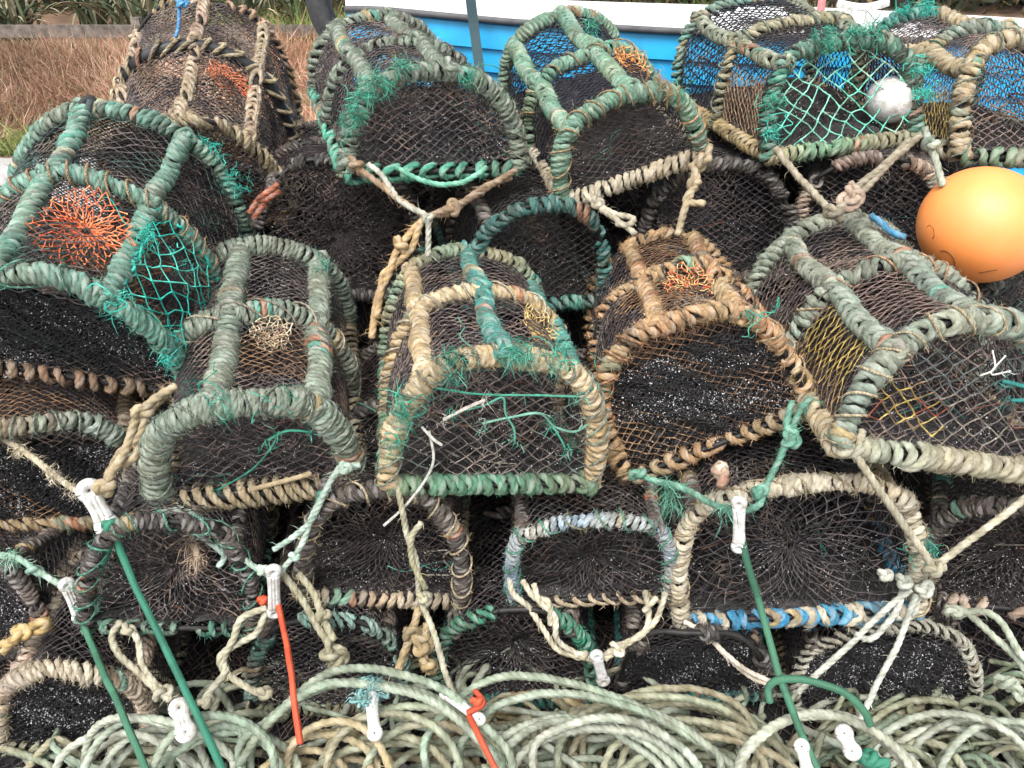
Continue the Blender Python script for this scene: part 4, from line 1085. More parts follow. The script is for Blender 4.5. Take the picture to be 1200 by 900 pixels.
tie('twine', 'blue twine knotted at the top of the weathered brown creel', 'twine', [[(204, -4, 2.66), (212, 6, 2.66), (222, 2, 2.66)], [(210, 6, 2.66), (209, 30, 2.62), (206, 44, 2.6)]], [(70, 150, 214), (90, 170, 226)], .005, [((212, 3, 2.65), .016)], fuzz=.6)
tie('twine', 'strip of bright blue twine beside the orange buoy', 'twine', [[(1020, 252, 1.98), (1034, 262, 1.96), (1044, 272, 1.94), (1060, 278, 1.93)]], [(40, 126, 190), (60, 150, 200), (90, 150, 160)], .008, fuzz=1)
tie('twine', 'short twist of white and brown rope standing above the cream creel', 'twine', [[(842, 544, 1.40), (850, 556, 1.38), (846, 570, 1.35)]], [(214, 204, 186), (150, 110, 90)], .011, [((844, 552, 1.39), .012)])

# smooth braided lines
CORDG = [(58, 128, 104), (50, 116, 94)]
CORDG2 = [(72, 122, 96), (64, 112, 88)]
CORDO = [(212, 92, 60), (196, 80, 54)]
def cord(label, cat, segs, pal, rad, knots=()):
    mb = MB()
    for i, sg in enumerate(segs):
        laid_rope(mb, PTS(*sg), rad, pal, sum(map(ord, label)) + i, sides=10, lobes=0.03)
    for i, (p, R) in enumerate(knots): knot(mb, at(*p), R, rad * .9, pal, 11 + i)
    return tag(mb.build('braided_line', M_CORD), label, cat)
cord('taut dark green braided line from the upper left white toggle to the coils', 'line', [[(132, 618, 1.33), (150, 668, 1.30), (194, 760, 1.19), (236, 848, 1.06), (262, 905, .98)], [(132, 616, 1.33), (128, 640, 1.33), (118, 666, 1.33)]], CORDG, .0074, [((131, 616, 1.325), .018)])
cord('taut grey-green braided line from the lower left white toggle', 'line', [[(92, 716, 1.33), (106, 752, 1.29), (136, 820, 1.15), (172, 905, 1.02)]], CORDG2, .0074)
cord('taut green braided line hanging across the cream and blue creel', 'line', [[(868, 622, 1.28), (876, 660, 1.265), (892, 716, 1.24), (916, 798, 1.14), (942, 868, 1.03), (962, 912, .97)], [(902, 824, 1.12), (900, 806, 1.14), (914, 796, 1.14), (950, 798, 1.12), (990, 812, 1.09), (1012, 832, 1.07), (1020, 850, 1.06)]], CORDG2, .0076)
cord('orange-red braided line hanging from the middle left white toggle', 'line', [[(308, 698, 1.345), (312, 708, 1.34), (308, 716, 1.335)], [(326, 706, 1.33), (333, 740, 1.27), (341, 790, 1.17), (352, 872, 1.05)]], CORDO, .0066, [((310, 704, 1.34), .012)])
cord('short orange-red braided line through the angled white toggle at the bottom', 'line', [[(556, 808, 1.15), (566, 824, 1.13), (548, 836, 1.11)], [(550, 838, 1.11), (561, 862, 1.06), (582, 905, 1.0)]], CORDO, .0062, [((560, 822, 1.13), .011)])
cord('dark green line end lying in the coils at bottom right', 'line', [[(1002, 874, 1.05), (1016, 894, 1.02), (1040, 892, 1.02), (1028, 904, 1.01)]], CORDG, .008, [((1018, 888, 1.03), .020)])

# ------------------------------------------------------------------ white toggles
def toggle(label, p0, p1, w=.013, wide=1.0):
    a, b = at(*p0), at(*p1)
    mb = MB()
    d = b - a; L = np.linalg.norm(d); d /= L
    view = np.array([0, 0, CAM_H]) - (a + b) / 2; view /= np.linalg.norm(view)
    side = np.cross(d, view); side /= np.linalg.norm(side); nrm = np.cross(side, d)
    t = np.linspace(0, 2 * PI, 28)
    Rr = w * 1.05 * wide
    for e in (a + d * Rr, b - d * Rr):
        tube(mb, e + Rr * .8 * (np.cos(t)[:, None] * side + np.sin(t)[:, None] * d), w * .74, (.8, .8, .8), 10, ref=nrm, caps=False)
    m = np.linspace(0, 1, 14)
    P = (a + d * Rr * 1.9) + (d * (L - Rr * 3.8)) * m[:, None]
    prof_ = 1.12 - .22 * np.sin(m * PI)
    for o in (-.55, 0, .55):
        tube(mb, P + side * o * w * wide, w * .66 * prof_, (.8, .8, .8), 10, ref=nrm)
    return tag(mb.build('white_toggle', M_WPLAS), label, 'toggle', 'white plastic toggles on the lines')
toggle('large tilted white toggle holding the tan rope and the dark green line', (100, 566, 1.36), (130, 624, 1.335), .0165)
toggle('white toggle at the head of the grey-green braided line', (76, 680, 1.345), (96, 728, 1.335), .0115)
toggle('short worn white toggle lying beside the dark green line among the coils', (208, 822, 1.11), (220, 866, 1.05), .0135)
toggle('upright white toggle joining the mint bridle to the orange line', (320, 664, 1.325), (322, 722, 1.325), .0115)
toggle('slim white toggle lying at an angle beside the short orange line', (518, 810, 1.16), (566, 846, 1.10), .0085)
toggle('white toggle half buried in the coils below blue-green frayed twine', (434, 812, 1.14), (440, 866, 1.07), .0105)
toggle('slim white toggle hanging below the chain of cream loops', (698, 764, 1.30), (708, 802, 1.29), .0105)
toggle('white toggle in front of the cream and blue creel on the green line', (866, 584, 1.285), (866, 646, 1.275), .0105)
toggle('white toggle lying in the coils under the black creel fringed with pale rope', (986, 852, 1.07), (1002, 888, 1.02), .0115)
toggle('white toggle at the bottom edge beside the end of the green line', (938, 868, 1.02), (948, 912, .97), .0095)

# ------------------------------------------------------------------ rope heap on the ground
HEAP = [[(158, 178, 158), (138, 162, 142), (176, 188, 170), (150, 158, 134)],
        [(180, 190, 174), (162, 176, 158), (192, 196, 180)],
        [(156, 168, 144), (142, 152, 128), (174, 176, 150), (178, 164, 132)],
        [(196, 202, 184), (180, 190, 168), (206, 206, 190)]]
def coil(label, cx, cy, R, n, pal, seed, rad=.0078, tilt=.75, asp=.8, drift=(.0, .02, .028), arc=(0, 1.0), depth=None, yaw=0.0):
    """one hank: n turns of rope lying over each other, leaning back against the creels"""
    r = np.random.default_rng(seed)
    c0 = at(cx, cy, depth or 1.2)
    tt = np.linspace(0, n * 2 * PI, int(n * 26))
    k = tt / (2 * PI)
    Rr = R * (1 + .20 * wob(k * 2.2, seed) + .11 * wob(k * 5.1, seed + 1))
    x = Rr * np.cos(tt); y = Rr * asp * np.sin(tt)
    z = .034 * wob(tt * .8, seed + 2)
    tilt += .18
    M = np.array(Euler((tilt, 0.12 * r.normal(), yaw)).to_matrix())
    P = np.stack([x, y, z], 1) @ M.T + c0
    P += np.stack([wob(k * 1.3, seed + 5) * .085 + drift[0] * k, wob(k * 1.1, seed + 6) * .02 + drift[1] * (k - n / 2) * -.4, drift[2] * (k - n / 2)], 1)
    P[:, 2] = np.maximum(P[:, 2], -.035)
    mb = MB()
    laid_rope(mb, P, rad, pal, seed, sides=10, step=.007, smooth=False, lobes=.18, lay=.055, fuzz=.08)
    return tag(mb.build('rope_coil', M_LAID), label, 'rope coil', 'coils of rope heaped at the foot of the stack')
coil('rope coil at the bottom left corner with thick grey-green turns', 180, 917, .15, 6, HEAP[1], 203, depth=1.10, tilt=.8)
coil('flat bundle of greenish turns in the middle of the heap', 760, 888, .22, 9, HEAP[2], 205, depth=1.20, tilt=.55, asp=.55, drift=(.004, .02, .018))
coil('lower turns of green rope at the bottom edge right of centre', 830, 943, .20, 8, HEAP[2], 206, depth=1.10, tilt=.6, asp=.6)
coil('dull olive rope coil at the bottom edge near the short orange line', 480, 930, .16, 8, HEAP[2], 208, depth=1.08, tilt=.7)
coil('sandy turns of rope lying behind the bottom centre loop', 600, 908, .16, 6, [(190, 170, 130), (176, 160, 120)], 209, depth=1.25, tilt=.6, rad=.009)
coil('grey-green rope coil in the bottom right corner', 1150, 928, .17, 6, HEAP[1], 210, depth=1.13, tilt=.6)
coil('muted green turns behind the cream-white arcs', 1060, 908, .15, 6, HEAP[2], 211, depth=1.22, tilt=.5)
coil('thin sandy coil low at the bottom left between the two green lines', 380, 927, .12, 6, [(196, 182, 146), (186, 170, 130)], 212, depth=1.07, tilt=.7, rad=.0075)

def loop_coil(label, arc, turns, pal, seed, rad=.0082, spread=.022):
    """a hank whose turns stand up as arcs and pass back along the ground in front"""
    r = np.random.default_rng(seed)
    A = np.array(PTS(*arc))
    a0, a1 = A[0], A[-1]
    ret = [a1 + (a0 - a1) * f + np.array([0, -.10 * math.sin(f * PI) - .04, 0]) for f in (.15, .5, .85)]
    for p in ret: p[2] = -.045
    pts = []
    for k in range(turns):
        off = np.array([r.normal(0, spread), r.normal(0, spread * .5) + .012 * (k - turns / 2), r.normal(0, spread * .8) - .014 * k])
        sc = 1 + r.normal(0, .05)
        c = A.mean(0)
        pts += [c + (p - c) * sc + off + r.normal(0, .006, 3) for p in A]
        pts += [p + off * np.array([1, 1, 0]) + r.normal(0, .008, 3) for p in ret]
    P = np.array(pts); P[:, 2] = np.maximum(P[:, 2], -.06)
    mb = MB()
    laid_rope(mb, P, rad, pal, seed, sides=10, step=.006, lobes=.18, lay=.05, fuzz=.1)
    return tag(mb.build('rope_coil', M_LAID), label, 'rope coil', 'coils of rope heaped at the foot of the stack')
loop_coil('pale green rope loops arching up left of the short orange line at bottom left', [(178, 905, 1.05), (205, 866, 1.09), (258, 842, 1.12), (312, 852, 1.11), (340, 905, 1.05)], 3, HEAP[0], 251)
loop_coil('high pale green loop around the white toggle with blue-green frayed twine', [(300, 890, 1.08), (330, 840, 1.13), (400, 800, 1.17), (500, 812, 1.16), (556, 856, 1.11), (590, 908, 1.05)], 3, HEAP[0], 252)
loop_coil('big loose loop of green rope arching over the bottom centre', [(528, 905, 1.06), (530, 846, 1.13), (580, 800, 1.18), (660, 790, 1.20), (760, 816, 1.17), (850, 862, 1.12), (880, 905, 1.06)], 2, HEAP[0], 254)
loop_coil('second nest of green arcs inside the big bottom centre loop', [(606, 905, 1.05), (618, 850, 1.12), (680, 826, 1.15), (760, 846, 1.13), (812, 905, 1.05)], 4, HEAP[1], 255, spread=.030)
loop_coil('cream-white rope with broad arcs under the green line', [(856, 905, 1.04), (876, 856, 1.10), (936, 822, 1.14), (1004, 836, 1.12), (1066, 905, 1.04)], 3, HEAP[3], 257)

# loose tangle that fills the heap
mb = MB()
r_ = np.random.default_rng(5)
for k in range(230):
    cx = r_.uniform(-1.25, 1.35); cy = r_.uniform(.82, 1.42)
    a0 = r_.uniform(0, 2 * PI); n_ = 7
    ang = a0 + np.cumsum(r_.uniform(.3, .9, n_)); R = r_.uniform(.07, .16)
    zc = r_.uniform(-.06, .0 + .06 * (cy > 1.15))
    P = np.stack([cx + R * np.cos(ang) * 1.3, cy + R * np.sin(ang) * .7, zc + .03 * r_.normal(size=n_)], 1)
    laid_rope(mb, P, r_.choice([.006, .0075, .0085]), HEAP[k % 3] if cx < .95 else [(150, 150, 116), (128, 136, 106), (100, 128, 106)], 300 + k, sides=9, step=.008, lobes=.15, lay=.06)
for k in range(75):      # straggling strands at the right
    x = r_.uniform(.80, 1.4); y = r_.uniform(1.1, 1.42); n_ = 9
    a0 = r_.uniform(-2.6, -.5); ang = a0 + np.cumsum(r_.normal(0, .35, n_))
    st = r_.uniform(.035, .06)
    xs = x + np.cumsum(np.cos(ang)) * st; ys = y + np.cumsum(np.sin(ang)) * st * .6
    zs = np.interp(np.linspace(0, 1, n_), [0, .3, 1], [-.06, r_.uniform(.0, .12), -.07]) + r_.normal(0, .006, n_)
    laid_rope(mb, np.stack([xs, ys, zs], 1), r_.choice([.004, .006, .0072]), [(166, 164, 136), (140, 148, 122), (104, 132, 112)], 400 + k, sides=9, step=.007, lobes=.16, lay=.045)
tag(mb.build('rope_tangle', M_LAID), 'loose tangle of old rope strands filling the heap under the coils', 'rope tangle', kind='stuff')
mb = MB()
PB = [(126, 172, 170), (146, 184, 178), (104, 150, 150)]
for k in range(9):
    tuft(mb, at(434, 808, 1.15) + r_.normal(0, .011, 3), 60, .026, PB, 61 + k, spread=.9, w=.0008)
for k in range(7):
    laid_rope(mb, at(434, 806, 1.15) + np.cumsum(r_.normal(0, .010, (5, 3)), axis=0), .0032, PB, 163 + k, sides=7, step=.004)
tag(mb.build('frayed_twine', M_FIBRE), 'clump of frayed pale blue-green twine on the coils above a white toggle', 'twine')

# dark strap with a hook on the large turquoise creel
mb = MB()
P = catmull(PTS((106, 118, 2.13), (100, 140, 2.10), (92, 168, 2.04), (88, 196, 1.98), (86, 216, 1.93)), .006)
tube(mb, P, .0085, (.06, .08, .08), 8, ref=(0, -1, .3))
tube(mb, catmull(PTS((112, 122, 2.14), (106, 116, 2.14), (98, 120, 2.13), (94, 130, 2.12)), .004), .011, (.02, .02, .02), 8)
tube(mb, catmull(PTS((84, 130, 2.10), (86, 170, 2.02), (82, 205, 1.95), (82, 222, 1.92)), .006), .003, lin((50, 170, 160)), 6)
tag(mb.build('bungee_strap', M_CORD), 'dark hooked strap with turquoise twine hanging over the left bar of the large turquoise creel', 'strap')

# ------------------------------------------------------------------ boat behind
def make_boat():
    root = empty('rowing_boat', (0, 0, 0))
    tag(root, 'bright blue clinker boat with a white top strake behind the stack', 'boat')
    M_BLUE = plain_material('blue_boat_paint', (.012, .36, .70), .38, 9, .22, .06, .002, .5)
    M_WHITE = plain_material('white_boat_paint', (.82, .82, .82), .4, 10, .06, .06, .002, .5)
    M_RUB = plain_material('grey_rub_rail', (.10, .10, .105), .6, 20, .3)
    xl, xr = -.66, 3.6
    n = 60
    x = np.linspace(xl, xr, n)
    f = (x - xl) / (xr - xl)
    # plan curve of the near side and the sheer line at the rail
    def side_y(f): return 3.50 - .16 * np.sin(np.clip(f, 0, 1) * PI * .9) + .10 * f
    RP = np.array([at(440, 12, 3.5), at(600, 27, 3.46), at(780, 37, 3.43), at(930, 44, 3.42), at(1100, 49, 3.42), (3.6, 3.4, 1.24)])
    def rail_z(f): return np.interp(xl + f * (xr - xl), RP[:, 0], RP[:, 2])
    yn = side_y(f); rz = rail_z(f)
    half = 1.25 * np.sin(np.clip(f * .85 + .15, 0, 1) * PI * .62) ** .8
    def strake(mb, z0, z1, out0, out1, y_off=0.0, th=.018):
        for sgn in (0, 1):
            Y0 = yn - out0; Y1 = yn - out1
            if sgn: Y0 = yn + 2 * half * .8 + out0; Y1 = yn + 2 * half * .8 + out1
            s_ = -1 if not sgn else 1
            A = np.stack([x, Y0, rz + z0], 1); B = np.stack([x, Y1, rz + z1], 1)
            A2 = A + np.array([0, -s_ * th, 0]); B2 = B + np.array([0, -s_ * th, 0])
            V = np.stack([A, B, B2, A2], 1).reshape(-1, 3)
            i = np.arange(n - 1)[:, None] * 4
            Q = np.concatenate([i + np.array([a, (a + 1) % 4, (a + 1) % 4 + 4, a + 4]) for a in range(4)])
            mb.add(V, Q)
            mb.add(V[:4], [(0, 1, 2, 3)]); mb.add(V[-4:], [(0, 3, 2, 1)])
    mb = MB()
    z = -.012
    for k in range(12):
        h = .088
        fl = .005 * k ** 1.35
        strake(mb, z - h, z, .012 - fl, .0 - fl)
        z -= h
    # transom
    q = np.array([[xl + .004, yn[0] - .0, rz[0]], [xl + .004, yn[0] + 1.6 * half[0], rz[0]], [xl + .004, yn[0] + 1.4 * half[0], rz[0] - .98], [xl + .004, yn[0] + .2, rz[0] - .98]])
    q2 = q + np.array([.03, 0, 0])
    mb.add(np.vstack([q, q2]), [(0, 1, 2, 3), (7, 6, 5, 4), (0, 4, 5, 1), (1, 5, 6, 2), (2, 6, 7, 3), (3, 7, 4, 0)])
    mb.build('hull', M_BLUE, root, smooth=False)
    mb = MB()
    strake(mb, .012, .012 + .03, .012, .006, th=.02)
    q[:, 2] = [rz[0] + .04, rz[0] + .04, rz[0] + .012, rz[0] + .012]; q[2, 1] = q[1, 1]; q[3, 1] = q[0, 1]
    q2 = q + np.array([.03, 0, 0])
    mb.add(np.vstack([q, q2]), [(0, 1, 2, 3), (7, 6, 5, 4), (0, 4, 5, 1), (1, 5, 6, 2), (2, 6, 7, 3), (3, 7, 4, 0)])
    mb.build('top_strake', M_WHITE, root, smooth=False)
    mb = MB()
    # inside deck
    A = np.stack([x, yn + .016, rz + .038], 1); B = np.stack([x, yn + 1.6 * half, rz + .038], 1)
    V = np.stack([A, B], 1).reshape(-1, 3); i = np.arange(n - 1)[:, None] * 2
    mb.add(V, (i + np.array([0, 1, 3, 2])))
    mb.build('deck', M_WHITE, root)
    mb = MB()
    P = np.stack([x, yn - .014, rz + .005], 1)
    tube(mb, P, .013, (0, 0, 0), 10, ref=(0, 0, 1))
    P = np.stack([x, yn + 1.6 * half + .014, rz + .005], 1)
    tube(mb, P, .013, (0, 0, 0), 10, ref=(0, 0, 1))
    mb.build('rub_rail', M_RUB, root)
    # fittings on deck: pink post and white cleat
    mb = MB(); p = at(962, 10, 3.6); tube(mb, np.array([p + [0, 0, -.12], p + [0, 0, .25]]), .016, lin((200, 130, 130)), 10); tube(mb, np.array([p + [-.05, 0, .12], p + [.05, 0, .12]]), .012, lin((200, 130, 130)), 10)
    mb.build('mooring_post', M_FIBRE, root)
    mb = MB(); p = at(1010, 12, 3.55)
    for dx in (-.03, .03): tube(mb, np.array([p + [dx, 0, -.10], p + [dx, 0, .01]]), .014, (.8, .8, .8), 10)
    tube(mb, catmull([p + [-.10, 0, .025], p + [-.03, 0, .012], p + [.03, 0, .012], p + [.10, 0, .03]], .01), .016, (.8, .8, .8), 10)
    mb.build('cleat', M_WPLAS, root)
    # chocks under the keel
    mb = MB()
    for xx in (.3, 2.4):
        for yy in (3.75, 4.3):
            V = [(xx + dx * .09, yy + dy * .09, zz) for zz in (-.1, .55) for dy in (-1, 1) for dx in (-1, 1)]
            mb.add(V, [(0, 2, 3, 1), (4, 5, 7, 6), (0, 1, 5, 4), (2, 6, 7, 3), (0, 4, 6, 2), (1, 3, 7, 5)])
    mb.build('chock', M_SLAT, root, smooth=False)
make_boat()
# ratchet strap over the boat's side
mb = MB()
A = at(550, -14, 3.26); B = at(556, 36, 3.30); C_ = at(566, 112, 3.33); D_ = at(570, 150, 3.35)
P = catmull([A + [0, .05, .03], A, B, C_, D_], .02)
w = np.array([.019, 0, 0])
V = np.stack([P - w, P + w, P + w + [0, .004, 0], P - w + [0, .004, 0]], 1).reshape(-1, 3); i = np.arange(len(P) - 1)[:, None] * 4
mb.add(V, np.concatenate([i + np.array([a, (a + 1) % 4, (a + 1) % 4 + 4, a + 4]) for a in range(4)]), col=lin((88, 112, 118)))
tag(mb.build('webbing_strap', M_CORD, smooth=False), 'grey webbing strap pulled down over the side of the blue boat', 'strap')

# black tyre-like fender at the boat's left end
mb = MB()
c = at(408, -8, 3.75); t = np.linspace(0, 2 * PI, 40)
tube(mb, c + np.stack([.13 * np.cos(t), .03 * np.sin(t), .19 * np.sin(t)], 1), .055, (0, 0, 0), 12, ref=(0, 1, 0), caps=False)
o = mb.build('tyre_fender', M_RUBBER); tag(o, 'black tyre hanging at the left end of the blue boat', 'tyre')

# ------------------------------------------------------------------ ground, grass, fence, plants
def ground_material():
    m, nt, b = new_mat('concrete_yard')
    tc = N(nt, 'ShaderNodeTexCoord')
    n1 = N(nt, 'ShaderNodeTexNoise'); n1.inputs['Scale'].default_value = 1.5; n1.inputs['Detail'].default_value = 8; nt.links.new(tc.outputs['Object'], n1.inputs['Vector'])
    n2 = N(nt, 'ShaderNodeTexNoise'); n2.inputs['Scale'].default_value = 90; n2.inputs['Detail'].default_value = 4; nt.links.new(tc.outputs['Object'], n2.inputs['Vector'])
    c = ramp(nt, n1.outputs[0], .3, .7, (.34, .33, .32, 1), (.5, .49, .48, 1))
    c = mixc(nt, .5, c, ramp(nt, n2.outputs[0], .3, .7, (.5, .5, .5, 1), (1.2, 1.2, 1.2, 1)), 'MULTIPLY')
    nt.links.new(c, b.inputs['Base Color']); b.inputs['Roughness'].default_value = .9
    bp = N(nt, 'ShaderNodeBump'); bp.inputs['Strength'].default_value = .4; bp.inputs['Distance'].default_value = .004
    nt.links.new(n2.outputs[0], bp.inputs['Height']); nt.links.new(bp.outputs[0], b.inputs['Normal'])
    return m
mb = MB(); mb.add([(-400, -400, -.08), (400, -400, -.08), (400, 400, -.08), (-400, 400, -.08)], [(0, 1, 2, 3)])
tag(mb.build('ground', ground_material()), kind='structure')

def earth_mat(name, c0, c1, sc):
    m, nt, b = new_mat(name)
    tc = N(nt, 'ShaderNodeTexCoord')
    n1 = N(nt, 'ShaderNodeTexNoise'); n1.inputs['Scale'].default_value = sc; n1.inputs['Detail'].default_value = 8; nt.links.new(tc.outputs['Object'], n1.inputs['Vector'])
    nt.links.new(ramp(nt, n1.outputs[0], .32, .68, (*c0, 1), (*c1, 1)), b.inputs['Base Color']); b.inputs['Roughness'].default_value = .95
    return m
# rising bank
nx, ny = 120, 60
X, Yg = np.meshgrid(np.linspace(-30, 40, nx), np.linspace(7.9, 60, ny), indexing='ij')
Z = -.075 + .55 * np.clip((Yg - 7.9) / 3.5, 0, 1) ** 1.3 + .10 * np.clip(Yg - 12, 0, 60) + .04 * np.sin(X * 1.3) * np.sin(Yg * 1.7)
I, J = np.meshgrid(np.arange(nx - 1), np.arange(ny - 1), indexing='ij')
mb = MB(); mb.add(np.stack([X, Yg, Z], -1).reshape(-1, 3), np.stack([I * ny + J, (I + 1) * ny + J, (I + 1) * ny + J + 1, I * ny + J + 1], -1).reshape(-1, 4))
tag(mb.build('bank', earth_mat('dry_bank_earth', (.10, .06, .035), (.20, .12, .075), 3)), kind='structure')
def bank_z(x, y): return -.075 + .55 * np.clip((y - 7.9) / 3.5, 0, 1) ** 1.3 + .10 * np.clip(y - 12, 0, 60) + .04 * np.sin(x * 1.3) * np.sin(y * 1.7)

def blades(n, x0, x1, y0, y1, L, w, pal, seed, lean=.35):
    r = np.random.default_rng(seed)
    x = r.uniform(x0, x1, n); y = r.uniform(y0, y1, n)
    P = np.stack([x, y, bank_z(x, y) - .01], 1)
    lean_dir = np.stack([smooth_noise3(P, seed, 2, 1.2), smooth_noise3(P, seed + 1, 2, 1.2), 0 * x], 1) * lean
    D = np.array([0, 0, 1.0]) + lean_dir + r.normal(0, .28, (n, 3))
    C = lin(np.array(pal))[r.integers(0, len(pal), n)] * r.uniform(.6, 1.3, (n, 1)) * (1 + .35 * smooth_noise3(P, seed + 3, 2, 1.0)[:, None] / 2)
    mb = MB(); strips(mb, P, D, L * r.uniform(.5, 1.2, n), w, np.clip(C, 0.01, 1))
    return mb
M_GRASS = plain_material('grass_blades', None, .8, 20, .2, 0, .001)
mb = blades(52000, -8.5, -1.0, 7.95, 12.0, .30, .0045, [(204, 160, 136), (186, 136, 112), (214, 184, 158), (172, 120, 98), (192, 166, 136), (150, 138, 100)], 21, lean=.75)
tag(mb.build('dry_grass', M_GRASS), 'dry reddish brown grass on the bank beyond the yard', 'grass', kind='stuff')
mb = blades(9000, -4.5, 4.5, 11.9, 13.4, .45, .008, [(110, 130, 70), (90, 116, 60), (140, 146, 90), (150, 120, 84)], 22)
tag(mb.build('green_grass', M_GRASS), 'green grass growing along the wooden rail', 'grass', kind='stuff')
mb = blades(3000, -6.0, -3.8, 7.95, 8.4, .22, .006, [(120, 140, 80), (150, 150, 96)], 23)
tag(mb.build('verge_grass', M_GRASS), 'short green grass at the edge of the yard on the left', 'grass', kind='stuff')

def make_fence():
    root = empty('wooden_fence', (0, 12.0, 0)); tag(root, 'low weathered wooden rail fence along the dry bank', 'fence')
    m = plain_material('weathered_wood', (.17, .145, .125), .9, 12, .45, .5, .004)
    z0 = float(bank_z(-4, 12.0))
    mb = MB()
    V = [(x, dy, z) for z in (z0 + .17, z0 + .33) for dy in (-.03, .03) for x in (-14, 14)]
    mb.add(V, [(0, 2, 3, 1), (4, 5, 7, 6), (0, 1, 5, 4), (2, 6, 7, 3), (0, 4, 6, 2), (1, 3, 7, 5)]); mb.build('rail', m, root, smooth=False)
    for x in np.arange(-13, 14, 2.6):
        mb = MB(); V = [(x + dx * .06, .095 + dy * .06, z) for z in (z0 - .2, z0 + .42) for dy in (-1, 1) for dx in (-1, 1)]
        mb.add(V, [(0, 2, 3, 1), (4, 5, 7, 6), (0, 1, 5, 4), (2, 6, 7, 3), (0, 4, 6, 2), (1, 3, 7, 5)]); mb.build('post', m, root, smooth=False)
make_fence()

def flax(loc, seed, n=60, L=1.3):
    r = np.random.default_rng(seed)
    mb = MB()
    for k in range(n):
        a = r.uniform(0, 2 * PI); out = r.uniform(.2, 1.0); l = L * r.uniform(.6, 1.15)
        t = np.linspace(0, 1, 9)
        d = np.array([math.cos(a), math.sin(a), 0])
        P = np.array([0, 0, 0]) + d * (l * out * .75 * t ** 1.4)[:, None] + np.array([0, 0, 1]) * (l * (1.05 - .25 * out) * t - l * .55 * out * t ** 2.6)[:, None] + r.normal(0, .12, 3) * np.array([1, 1, 0])
        side = np.cross(d, [0, 0, 1]); ww = .028 * np.sin(np.clip(t * .93 + .12, 0, 1) * PI) ** .6
        V = np.stack([P - side * ww[:, None], P + np.array([0, 0, -.012]), P + side * ww[:, None]], 1).reshape(-1, 3)
        i = np.arange(8)[:, None] * 3
        Q = np.concatenate([i + np.array([0, 1, 4, 3]), i + np.array([1, 2, 5, 4])])
        pal = [(96, 110, 84), (120, 128, 100), (150, 148, 122), (80, 94, 72), (170, 160, 134)]
        mb.add(V, Q, None, lin(pal[r.integers(0, 5)]) * r.uniform(.7, 1.2))
    o = mb.build('flax_plant', M_GRASS, smooth=True); o.location = loc
    return o
r_ = np.random.default_rng(9)
fx = [(-8.3, 13.4), (-7.4, 13.0), (-6.5, 13.6), (-5.6, 13.1), (-4.8, 13.5), (-4.0, 13.0), (-3.2, 13.3), (-2.4, 13.7), (-1.5, 13.2), (-.7, 13.6)]
fxl = ['leftmost flax plant behind the wooden rail, at the photo edge', 'flax plant second from the left behind the rail', 'flax plant third from the left behind the rail, with pale drooping leaves', 'flax plant fourth from the left behind the rail',
       'flax plant fifth from the left, just left of the weathered brown creel', 'flax plant behind the left side of the weathered brown creel', 'flax plant directly behind the top of the weathered brown creel', 'flax plant right of the weathered brown creel',
       'flax plant above the gap between the weathered and the shaggy creel', 'flax plant nearest the left end of the blue boat']
for k, (x, y) in enumerate(fx):
    tag(flax((x, y, float(bank_z(x, y)) - .05), 40 + k, 70, 1.45), fxl[k], 'flax plant', 'flax plants behind the wooden rail')
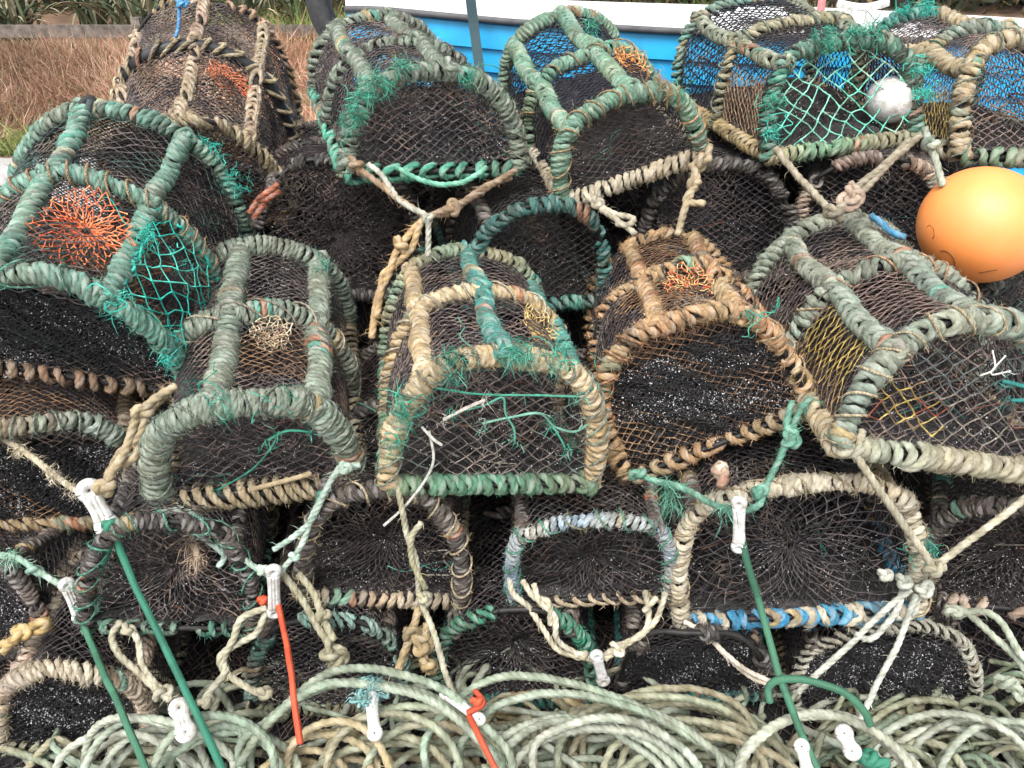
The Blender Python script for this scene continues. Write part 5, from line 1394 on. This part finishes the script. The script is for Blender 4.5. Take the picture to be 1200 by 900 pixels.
# hedge mass far behind
mb = MB()
n_ = 26000
P0 = np.stack([r_.uniform(-12, 16, n_), r_.uniform(15, 17, n_), np.zeros(n_)], 1)
P0[:, 2] = bank_z(P0[:, 0], P0[:, 1]) + r_.uniform(0, 1, n_) ** .8 * (2.2 + .5 * np.sin(P0[:, 0] * 1.1))
strips(mb, P0, r_.normal(0, 1, (n_, 3)), r_.uniform(.15, .35, n_), .035, lin(np.array([(60, 70, 48), (84, 90, 60), (46, 54, 40), (104, 96, 66), (120, 104, 74)]))[r_.integers(0, 5, n_)])
tag(mb.build('hedge', M_GRASS), 'dark tangled hedge far behind the boat and the bank', 'hedge', kind='stuff')

# ------------------------------------------------------------------ light, camera
world = bpy.data.worlds.new('World'); scene.world = world; world.use_nodes = True
nt = world.node_tree
for n_ in list(nt.nodes): nt.nodes.remove(n_)
out = nt.nodes.new('ShaderNodeOutputWorld'); bg = nt.nodes.new('ShaderNodeBackground'); sky = nt.nodes.new('ShaderNodeTexSky')
sky.sky_type = 'NISHITA'; sky.sun_disc = False
SUN_EL, SUN_AZ = math.radians(58), math.radians(200)
sky.sun_elevation = SUN_EL; sky.sun_rotation = SUN_AZ
sky.air_density = 1.0; sky.dust_density = 4.0; sky.ozone_density = 0.5
hs = nt.nodes.new('ShaderNodeHueSaturation'); hs.inputs['Saturation'].default_value = 0.22   # cloud cover greys the sky
nt.links.new(sky.outputs[0], hs.inputs['Color']); nt.links.new(hs.outputs[0], bg.inputs[0]); nt.links.new(bg.outputs[0], out.inputs[0])
bg.inputs[1].default_value = 0.13
sun = bpy.data.lights.new('sun', 'SUN'); sun.energy = 1.0; sun.angle = math.radians(25); sun.color = (1, .97, .93)
so = bpy.data.objects.new('sun', sun); COL.objects.link(so)
d = Vector((math.sin(SUN_AZ) * math.cos(SUN_EL), math.cos(SUN_AZ) * math.cos(SUN_EL), math.sin(SUN_EL)))
so.rotation_euler = d.to_track_quat('Z', 'Y').to_euler()

cam = bpy.data.cameras.new('camera'); co = bpy.data.objects.new('camera', cam); COL.objects.link(co)
co.location = (0, 0, CAM_H); co.rotation_euler = (PI / 2 - TILT, 0, 0)
cam.sensor_width = 36; cam.lens = F_PX / 1200 * 36; cam.clip_end = 2000; cam.clip_start = .05
scene.camera = co
scene.view_settings.view_transform = 'Standard'
scene.view_settings.look = 'None'
scene.view_settings.gamma = 1
scene.view_settings.exposure = 1.25
scene.render.engine = 'CYCLES'
scene.cycles.use_denoising = True
scene.cycles.max_bounces = 6
